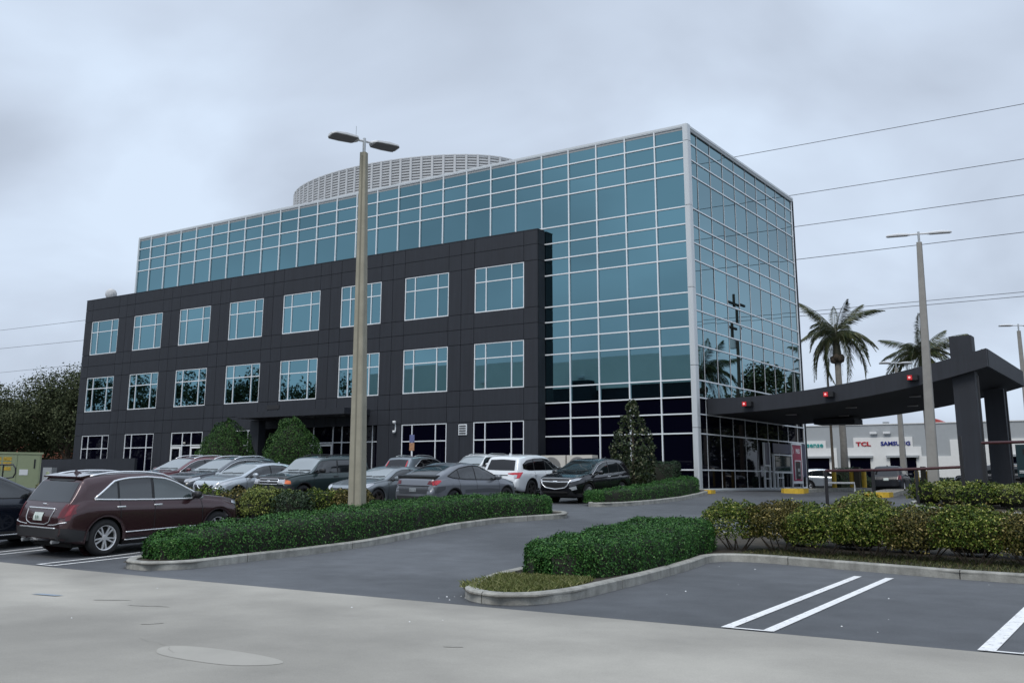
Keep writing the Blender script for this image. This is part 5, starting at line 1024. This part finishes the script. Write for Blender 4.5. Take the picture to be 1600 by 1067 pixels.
def hedge(label, line, n, leaf, mat, name='hedge', cat='hedge', group=None, rnd_end=.45, power=.38, seed=1., jit=.55, wob=.045):
    A = np.array([l[:2] for l in line], float); HW = np.array([l[2] for l in line]); HH = np.array([l[3] for l in line])
    d = np.r_[0, np.cumsum(np.linalg.norm(np.diff(A, axis=0), axis=1))]; Lt = d[-1]
    def surf(s, th, sc=1.):
        x = np.interp(s, d, A[:, 0]); y = np.interp(s, d, A[:, 1]); e_ = .3
        tx = np.interp(np.clip(s+e_, 0, Lt), d, A[:, 0])-np.interp(np.clip(s-e_, 0, Lt), d, A[:, 0]); ty = np.interp(np.clip(s+e_, 0, Lt), d, A[:, 1])-np.interp(np.clip(s-e_, 0, Lt), d, A[:, 1])
        l = np.hypot(tx, ty); tx, ty = tx/l, ty/l; nx, ny = -ty, tx
        q = np.clip(np.minimum(s, Lt-s)/rnd_end, 0, 1); en = np.sqrt(np.clip(1-(1-q)**2.6, 0, 1)); hw = np.interp(s, d, HW)*en*sc; h = np.interp(s, d, HH)*(.55+.45*en)*sc
        c, sn = np.cos(th), np.sin(th); u = np.sign(c)*np.abs(c)**power*hw; v = np.maximum(np.sign(sn)*np.abs(sn)**(power*1.1)*h, 0.0)
        N_ = np.stack([nx*np.sign(c)*np.abs(c)**1.2-(tx*(1-en)*2*np.where(s < Lt/2, 1, -1)), ny*np.sign(c)*np.abs(c)**1.2-(ty*(1-en)*2*np.where(s < Lt/2, 1, -1)), np.maximum(sn, 0)**1.2+.05], -1)
        N_ /= np.linalg.norm(N_, axis=1)[:, None]
        P = np.stack([x+nx*u, y+ny*u, v], -1)
        return P, N_
    n1 = int(n*1.0); s = np.where(rnds(n1) < .82, rnds(n1)*Lt, np.where(rnds(n1) < .5, rnds(n1)**1.5*rnd_end, Lt-rnds(n1)**1.5*rnd_end))
    hb, wb = HH.mean(), HW.mean(); per = rnds(n1)*(2*hb+2*wb)
    th = np.where(per < hb, np.arcsin(np.clip(per/hb, 0, 1)**(1/(power*1.1))), np.where(per > hb+2*wb, math.pi-np.arcsin(np.clip((per-hb-2*wb)/hb, 0, 1)**(1/(power*1.1))), np.arccos(np.sign(hb+wb-per)*np.clip(np.abs((hb+wb-per)/wb), 0, 1)**(1/power))))
    P, Nn = surf(s, th); P0 = P.copy(); P += Nn*(lump(P, 2.6, wob, seed)+lump(P, 9., wob*.45, seed+3)+rng.normal(0, .022, n1)-.02*rnds(n1))[:, None]
    ox, oy = A[0]; oz = g(ox, oy)
    P[:, 2] += gz(P0[:, 0], P0[:, 1])+.12-oz; P[:, 0] -= ox; P[:, 1] -= oy
    o = empty(name, (ox, oy, oz), label=label, cat=cat, group=group)
    leafcloud('leaves', P, Nn, leaf, mat, o, jit=jit)
    ss = np.linspace(.03, Lt-.03, int(Lt/.15)+4); tt_ = np.linspace(0, math.pi, 15); S_, T_ = np.meshgrid(ss, tt_, indexing='ij'); Q, _ = surf(S_.ravel(), T_.ravel(), .93)
    z = gz(Q[:, 0], Q[:, 1])+.09-oz; Q[:, 2] += z; Q[:, 0] -= ox; Q[:, 1] -= oy; k = len(tt_); i = np.arange(len(ss)*k).reshape(len(ss), k)
    link('twigs', npmesh('twigs', Q, np.stack([i[:-1, :-1], i[1:, :-1], i[1:, 1:], i[:-1, 1:]], -1).reshape(-1, 4), mTWIG, True), o)
    return o
def shrub(label, x, y, rx, ry, h, n, leaf, mat, name='shrub', cat='shrub', group=None, clear=.25, stems=7, zb=.1, seed=0., solid=False, prof=None, jit=.8, gap=0., core=True, trunk=None, clump=0):
    o = empty(name, (x, y, g(x, y)+zb), label=label, cat=cat, group=group)
    n2 = int(n*1.6); D = rng.normal(0, 1, (n2, 3)); D /= np.linalg.norm(D, axis=1)[:, None]
    if prof:
        t = rnds(n2); R = np.interp(t, [a for a, b in prof], [b for a, b in prof]); keep = rnds(n2) < (R/max(b for a, b in prof)*.9+.1); t, R, D = t[keep], R[keep], D[keep]
        a = rnds(len(t))*2*math.pi; sh = 1-.22*rnds(len(t))**2
        P = np.stack([np.cos(a)*R*rx*sh, np.sin(a)*R*ry*sh, clear+t*(h-clear)], -1); e_ = .02; sl_ = (np.interp(t+e_, [q for q, b in prof], [b for q, b in prof])-np.interp(t-e_, [q for q, b in prof], [b for q, b in prof]))/(2*e_)
        Nn = np.stack([np.cos(a), np.sin(a), -sl_*rx/(h-clear)], -1); Nn /= np.linalg.norm(Nn, axis=1)[:, None]
    else:
        D[:, 2] = np.where(D[:, 2] < -.45, -D[:, 2], D[:, 2]); rad = (1-.42*rnds(n2)**1.6); c = (h+clear)/2
        P = np.stack([D[:, 0]*rx*rad, D[:, 1]*ry*rad, c+np.sign(D[:, 2])*np.abs(D[:, 2])**.75*(h-clear)/2*rad], -1); Nn = D*np.array([1/rx, 1/ry, 2/(h-clear)]); Nn /= np.linalg.norm(Nn, axis=1)[:, None]
    P = P+Nn*(lump(P, 3.2/max(rx, .5), .10*rx, seed+1)+lump(P, 8/max(rx, .5), .06*rx, seed+5))[:, None]
    if gap: kp = lump(P, 5.5/max(rx, .4), 1., seed+9) > (gap-1.0); P, Nn = P[kp], Nn[kp]
    P, Nn = P[:n], Nn[:n]
    leafcloud('leaves', P, Nn, leaf, mat, o, jit=jit)
    if core:
        m = MB(); pr = [(0.02, clear+.02), (.45, clear+.05*h), (.72, (h+clear)/2), (.55, h*.82), (.03, h*.93)] if not prof else [(max(.02, b*.80), clear+a*(h-clear)*.90+.02) for a, b in prof]
        m.lathe([(r*rx, z) for r, z in pr], 16); m.v = [(a, b*ry/rx, c) for a, b, c in m.v]; m.build('twigs', mTWIG, o, True)
    if stems:
        m = MB()
        for k in range(stems):
            a = k*2.4+seed; m.tube([(.08*math.cos(a), .08*math.sin(a), -.05), (.25*rx*math.cos(a), .25*ry*math.sin(a), clear*.6), (.55*rx*math.cos(a+.2), .55*ry*math.sin(a+.2), clear+.3*(h-clear))], [.022, .017, .009], 5)
        m.build('stems', mBARK, o)
    if trunk: MB().tube([(0, 0, -.1), (.02, .01, h*.5), (0, 0, h*.9)], [trunk, trunk*.7, trunk*.25], 8).build('trunk', mBARK, o)
    return o
# clipped boxwood hedges
hedge('long clipped boxwood hedge curving along the left kerb in front of the cars', [(3.42, -32.75, .55, .42), (3.35, -31.6, .68, .52), (3.15, -30.2, .74, .58), (3.05, -28.6, .76, .62), (2.95, -27, .78, .64), (2.5, -25.0, .78, .64), (2.05, -23, .76, .62), (1.98, -21, .72, .60), (2.35, -19.4, .66, .56), (2.7, -17.9, .5, .50)], 52000, .046, lBOX, rnd_end=.6, seed=1.2)
hedge('clipped boxwood hedge on the centre median nearest the road', [(11.0, -31.3, .52, .50), (11.03, -30.4, .76, .52), (10.9, -28.8, .90, .55), (10.55, -27, .88, .58), (10.3, -25.3, .88, .62), (10.2, -24.4, .8, .62)], 52000, .040, lBOX, rnd_end=.55, seed=4.1)
hedge('low clipped hedge wrapping the bean shaped bed by the corner column', [(1.15, -12.7, .35, .42), (1.75, -11.2, .45, .48), (1.75, -9.2, .50, .52), (1.45, -7.0, .55, .58), (1.15, -5.0, .55, .66), (.85, -3.2, .50, .66), (.5, -2.0, .42, .60)], 22000, .05, lBOX, rnd_end=.6, seed=2.2)
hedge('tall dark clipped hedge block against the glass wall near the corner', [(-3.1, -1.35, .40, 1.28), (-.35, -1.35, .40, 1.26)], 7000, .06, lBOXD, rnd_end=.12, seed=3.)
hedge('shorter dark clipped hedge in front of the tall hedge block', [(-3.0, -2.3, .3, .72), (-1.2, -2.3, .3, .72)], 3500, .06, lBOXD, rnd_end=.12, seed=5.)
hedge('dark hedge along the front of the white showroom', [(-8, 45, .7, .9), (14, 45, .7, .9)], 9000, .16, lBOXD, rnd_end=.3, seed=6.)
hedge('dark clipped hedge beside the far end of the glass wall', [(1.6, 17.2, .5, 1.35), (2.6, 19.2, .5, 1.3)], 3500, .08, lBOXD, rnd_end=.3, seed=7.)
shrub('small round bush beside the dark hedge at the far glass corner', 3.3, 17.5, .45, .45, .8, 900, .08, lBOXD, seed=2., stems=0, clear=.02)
# shrubs behind the left hedge
for i, (x, y, rx, h, mt, lab) in enumerate([(-.75, -26.2, .75, 1.0, lLIM, 'lime green shrub by the nose of the maroon crossover'), (-.45, -25.9, .55, .95, lLIM, 'pale green shrub between the lime and dark shrubs'), (.10, -26.1, .66, .92, lDRK, 'dark green shrub behind the clipped hedge'), (.45, -25.3, .7, .95, lYEL, 'olive green shrub left of the bronze shrubs'), (.75, -24.6, .65, .95, lBRN, 'bronze leaved shrub left of the lamp post base'), (1.15, -25.15, .52, .90, lBRN, 'golden bronze shrub at the lamp post base')]):
    shrub(lab, x, y, rx, rx*.95, h, 4200, .06, mt, group='shrubs at the lamp post bed', seed=i*1.3, clear=.08, stems=5)
for i in range(7):
    x = -2.6-i*1.5; shrub(['first', 'second', 'third', 'fourth', 'fifth', 'sixth', 'seventh'][i]+[' bronze', ' olive'][i % 2]+' shrub along the bed behind the maroon crossover', x, -25.3, .8, .8, .85, 1400, .09, [lBRN, lYEL][i % 2], group='shrubs far along the bed between the stalls', seed=i*2.3, clear=.05, stems=0)
ORD = ['first', 'second', 'third', 'fourth', 'fifth', 'sixth', 'seventh', 'eighth', 'ninth', 'tenth', 'eleventh', 'twelfth']
# golden shrub row on the median
labs = ['golden shrub meeting the end of the median hedge', 'second golden shrub along from the median hedge', 'third golden shrub along from the median hedge', 'fourth golden shrub, above the white bay lines', 'bronze tinted shrub just right of the bay lines', 'brownish shrub with bare lower stems', 'golden brown shrub second from the right edge', 'golden shrub cut by the right edge of the photo', 'golden shrub past the right edge of the photo']
for i in range(9):
    x = 11.35+i*.95; y = -24.15-.10*i+.1*math.sin(i*2.1)
    shrub(labs[i], x, y, .80+.06*math.sin(i*1.7), .70, .96+.05*math.sin(i*2.7), 9500, .048, [lYEL, lBRN, lYEL, lYEL, lBRN, lYEL, lBRN, lBRN, lYEL][i], group='golden shrubs along the parking bay', seed=i*1.9, clear=.04, stems=8, gap=.08, core=False)
for i in range(8):
    x = 12.3+i*1.15; shrub(ORD[i]+[' golden shrub', ' bronze shrub'][i % 2]+' in the rear line of the median bed, counted from its hedge', x, -22.6-.08*i, .95, .8, .92+.06*math.sin(i*3.), 4500, .06, [lYEL, lBRN][i % 2], group='rear line of median shrubs', seed=i*2.9+1, clear=.04, stems=5, gap=.1)
shrub('lime green shrub rising above the median shrubs by the rail', 13.1, -20.9, .75, .7, 1.05, 2600, .075, lLIM, seed=3.3, clear=.1, stems=4)
for i, (x, y) in enumerate([(11.6, -6.6), (12.3, -5.9), (12.6, -7.1), (13.4, -7.6), (13.5, -6.3), (14.4, -7.3), (14.6, -5.6), (15.3, -4.6), (16.2, -3.8), (13.2, -4.9), (17.2, -3.4), (12.3, -4.2)]):
    shrub(ORD[i]+' yellow green shrub from the grey lamp post in the canopy rail bed', x, y, .75, .7, .78, 1900, .085, lLIM if i % 3 else lYEL, group='yellow green shrubs around the canopy rails' if i < 6 else 'yellow green shrubs by the rear pillar', seed=i*1.1, clear=.03, stems=0)
hedge('added dark hedge out of view that darkens the reflection in the lobby glass', [(31, -16, 1.2, 3.0), (28, 20, 1.2, 3.2), (25, 72, 1.2, 3.2)], 9000, .42, lBOXD, rnd_end=.5, seed=8., wob=.2)  # unseen hedge, added so the lower right glass mirrors something dark
# clipped cones and corner tree
CPR = [(0, .86), (.12, .97), (.3, 1.), (.5, .88), (.7, .62), (.86, .36), (.96, .14), (1, .03)]
for x, y, r, h, lab in [(-28.1, -4.6, 1.85, 4.2, 'left clipped cone bush in front of the glazed doors'), (-22.1, -5.0, 1.72, 3.95, 'right clipped cone bush below the entrance canopy')]:
    shrub(lab, x, y, r, r, h, 17000, .095, lCON, name='cone_bush', cat='bush', group='clipped cone bushes', prof=CPR, stems=0, clear=.05, seed=x, jit=.6, trunk=.1)
MPR = [(0, .5), (.06, .72), (.14, .95), (.22, .84), (.32, 1.), (.4, .86), (.48, .98), (.56, .66), (.62, .74), (.7, .42), (.76, .50), (.83, .22), (.92, .26), (1, .06)]
shrub('leafy upright magnolia tree beside the black crossover', -.30, -6.1, .98, .93, 4.0, 5600, .13, lMAG, name='magnolia_tree', cat='tree', prof=MPR, stems=0, clear=.15, seed=2.7, jit=1.1, core=False, trunk=.07, gap=.62)
# grass at the median tip and scattered tufts
def tufts(name, pts, n, h, mat=lGRS):
    A = np.array(pts); x0, y0 = A.min(0); x1, y1 = A.max(0); P = []
    c = np.c_[x0+rnds(n*3)*(x1-x0), y0+rnds(n*3)*(y1-y0)]; ins = np.zeros(len(c), bool); j = len(A)-1
    for i in range(len(A)):
        ins ^= ((A[i, 1] > c[:, 1]) != (A[j, 1] > c[:, 1])) & (c[:, 0] < (A[j, 0]-A[i, 0])*(c[:, 1]-A[i, 1])/(A[j, 1]-A[i, 1]+1e-12)+A[i, 0]); j = i
    c = c[ins][:n]; z = gz(c[:, 0], c[:, 1])+.11; m = len(c); hh_ = h*(.5+rnds(m)); a = rnds(m)*6.28; w_ = .006+.004*rnds(m); l = rng.normal(0, .6, (m, 2))*hh_[:, None]
    b = np.c_[c, z]; d = np.c_[np.cos(a)*w_, np.sin(a)*w_, np.zeros(m)]
    V = np.stack([b-d, b+d, b+np.c_[l*.5, hh_*.65]+d*.6, b+np.c_[l, hh_]], 1).reshape(-1, 3)
    link(name, npmesh(name, V, np.arange(4*m).reshape(m, 4), mat, False, rnds(m)), kind='stuff')
tufts('grass', [(10.72, -33.05), (11.35, -33.45), (11.85, -33.55), (12.05, -33.3), (12.1, -32.2), (11.85, -31.2), (10.3, -31.3)], 9000, .06)
tufts('grass', [(11.7, -25.2), (13.8, -25.55), (16, -26.2), (20, -26.6), (22, -24), (12, -23.6)], 9000, .05, leafmat('weed_blade', [(0, (.03, .045, .012)), (.7, (.07, .08, .025)), (1, (.16, .13, .06))], .6))
# trees
def tree(label, x, y, h, r, n, leaf, mat, name='oak_tree', seed=0, group=None, base=.3, blobs=9, z0=None):
    rs = np.random.default_rng(int(seed*10)+3); o = empty(name, (x, y, g(x, y) if z0 is None else z0), label=label, cat='tree', group=group)
    m = MB(); m.tube([(0, 0, -.2), (.1, .05, h*.2), (-.05, .1, h*.45), (0, 0, h*.7)], [.035*h, .028*h, .02*h, .008*h], 8); C = []
    for k in range(blobs):
        a = k*2.399+seed; zz_ = h*(base+.2+(.92-base-.2)*((k+.5)/blobs)); rr = r*(.62-.35*abs((k+.5)/blobs-.35)); c = (math.cos(a)*rr, math.sin(a)*rr, zz_); C.append((c, r*(.34+.16*rs.random())))
        m.tube([(0, 0, h*(.2+.35*k/blobs)), (c[0]*.5, c[1]*.5, c[2]*.85), c], [.014*h, .009*h, .004*h], 6)
    m.build('trunk', mBARK, o); PP, NN = [], []
    for c, br in C:
        q = n//blobs; ncl = 70; cc = rs.normal(0, 1, (ncl, 3)); cc /= np.linalg.norm(cc, axis=1)[:, None]; cc *= (.55+.5*rs.random(ncl))[:, None]*br; cc[:, 2] *= .75
        idx = rs.integers(0, ncl, q); p = cc[idx]+rs.normal(0, .15*br, (q, 3)); PP.append(p+np.array(c)); NN.append(p/np.linalg.norm(p, axis=1)[:, None])
    leafcloud('crown', np.concatenate(PP), np.concatenate(NN), leaf, mat, o, jit=.9)
    return o
tree('tall oak tree right behind the office block at far left', -62.0, 6.5, 9.9, 5.0, 34000, .21, lOAK, seed=1, group='oaks at the left edge', base=.22, blobs=12)
tree('broad oak tree left of the tallest oak over the tiled roof', -68.5, 5.0, 8.3, 5.2, 32000, .21, lOAK, seed=2, group='oaks at the left edge', base=.18, blobs=12)
tree('oak tree cut by the left edge of the photo', -75, 4.5, 8.2, 4.6, 26000, .21, lOAK, seed=3, group='oaks at the left edge', base=.16, blobs=10)
tree('lower oak tree between the two taller oaks behind', -70.5, 14, 9.2, 4.8, 24000, .22, lOAK, seed=4, group='oaks at the left edge', base=.2, blobs=10)
# trees mirrored in the glass (behind and right of the camera)
for i, (x, y, h, r) in enumerate([(-79, -54, 13.5, 6.5), (-89, -52, 15, 7), (-100, -53, 15.5, 7), (-112, -52, 16.5, 7.5), (-125, -52, 17, 8), (-139, -52, 17.5, 8)]):
    tree(['first', 'second', 'third', 'fourth', 'fifth', 'sixth'][i]+' dark roadside tree from the warehouse, mirrored in the left windows', x, y, h, r, 6500, .5, lOAK, seed=5+i, group='roadside trees across the road', base=.05)
tree('big dark tree right of the view, mirrored in the right glass face', 15.5, 57, 12.4, 5.2, 11000, .4, lOAK, seed=11, base=.15)
tree('dark tree farther right, mirrored in the right glass face', 26, 66, 10.5, 5, 9000, .42, lOAK, seed=12, base=.12)
for i in range(5): tree(['first', 'second', 'third', 'fourth', 'fifth'][i]+' low roadside tree from the utility pole, mirrored low in the right glass face', 26+i*7, 46-i*5, 4.9+.6*(i % 2), 3.6, 5000, .34, lOAK, seed=14+i, base=.05, group='low roadside trees right of the view')
# palms
def frond(L, droop, seed):
    rs = np.random.default_rng(seed); V, F = [], []; n = 24; pts = []
    for k in range(n+1):
        t = k/n; pts.append(np.array([L*(t-.18*droop*t*t), .0, L*(.30*t-droop*.75*t*t)]))
    m = MB().tube([tuple(p) for p in pts], [.035*(1-.85*k/n) for k in range(n+1)], 5); V = [tuple(v) for v in m.v]; F = []
    me_q = [q for q in m.f if len(q) == 4]; b = len(V); Fq = list(me_q)
    for k in range(2, n*4):
        t = k/(n*4); i0 = min(int(t*n), n-1); p = pts[i0]+(pts[i0+1]-pts[i0])*(t*n-i0)
        for s in (-1, 1):
            ll = L*.26*math.sin(math.pi*min(.96, t*.85+.16))**.7*(.75+.4*rs.random()); dn = -.55-.45*droop*rs.random()-.3*t
            d = np.array([.55+.2*rs.random(), s*(.75-.3*rs.random()), dn]); d /= np.linalg.norm(d); q = p+d*ll; w_ = np.array([.02, 0, .0]); mid = p+d*ll*.5+np.array([0, 0, .04*ll])
            b = len(V); V += [tuple(p-w_), tuple(mid-w_*1.2), tuple(q), tuple(mid+w_*1.2)]; Fq.append((b, b+1, b+2, b+3))
    return npmesh('frond', V, Fq, lPALM, False, rs.random(len(Fq)))
FRN = [frond(3.6, .35, 1), frond(3.5, .8, 2), frond(3.4, 1.25, 3), frond(3.2, 1.7, 4)]
def palm(label, x, y, h, seed, nf=19, sc=1., z0=None, group=None, tr=.26):
    rs = np.random.default_rng(seed); o = empty('palm_tree', (x, y, g(x, y) if z0 is None else z0), label=label, cat='palm tree', group=group)
    MB().tube([(0, 0, -.2), (.05, 0, h*.3), (.0, .03, h*.6), (0, 0, h*.84)], [tr*1.25, tr, tr*.95, tr*.9], 12).build('trunk', mPALMT, o, True)
    MB().tube([(0, 0, h*.83), (0, 0, h*.88), (0, 0, h*1.0), (0, 0, h*1.08)], [tr*.95, tr*1.25, tr*.75, tr*.3], 10).build('crownshaft', M('crownshaft_green', (.05, .05, .03), .6), o, True)
    m = MB()
    for k in range(8): a = k*.8; m.lathe([(0, -.32), (.22, -.25), (.26, 0), (.15, .2), (0, .24)], 8, c=(math.cos(a)*tr*1.2, math.sin(a)*tr*1.2, h*.86-.1*(k % 3)))
    m.build('fruit', mBARK, o, True)
    for k in range(nf):
        a = k*2.399+seed; lv = k/nf; me = FRN[min(3, int(lv**.75*4.2))]
        f = link('frond', me, o, (math.cos(a)*.12, math.sin(a)*.12, h*(1.05-.06*lv))); f.rotation_euler = (rs.normal(0, .12), -.62*(1-lv)+.35*lv+rs.normal(0, .2), a+rs.normal(0, .35)); f.scale = (sc*(.85+.3*rs.random()),)*3
    return o
palm('tall palm with heavy crown right beside the glass tower', -2.2, 32.3, 11.7, 2, 30, 1.06, group='palms beyond the canopy')
palm('palm partly hidden behind the grey lamp post', 3.2, 36.0, 10.2, 5, 28, 1.0, group='palms beyond the canopy')
palm('palm right of the view, mirrored near the silver corner column', 16.8, 41.0, 10.4, 8, 24, 1.1)
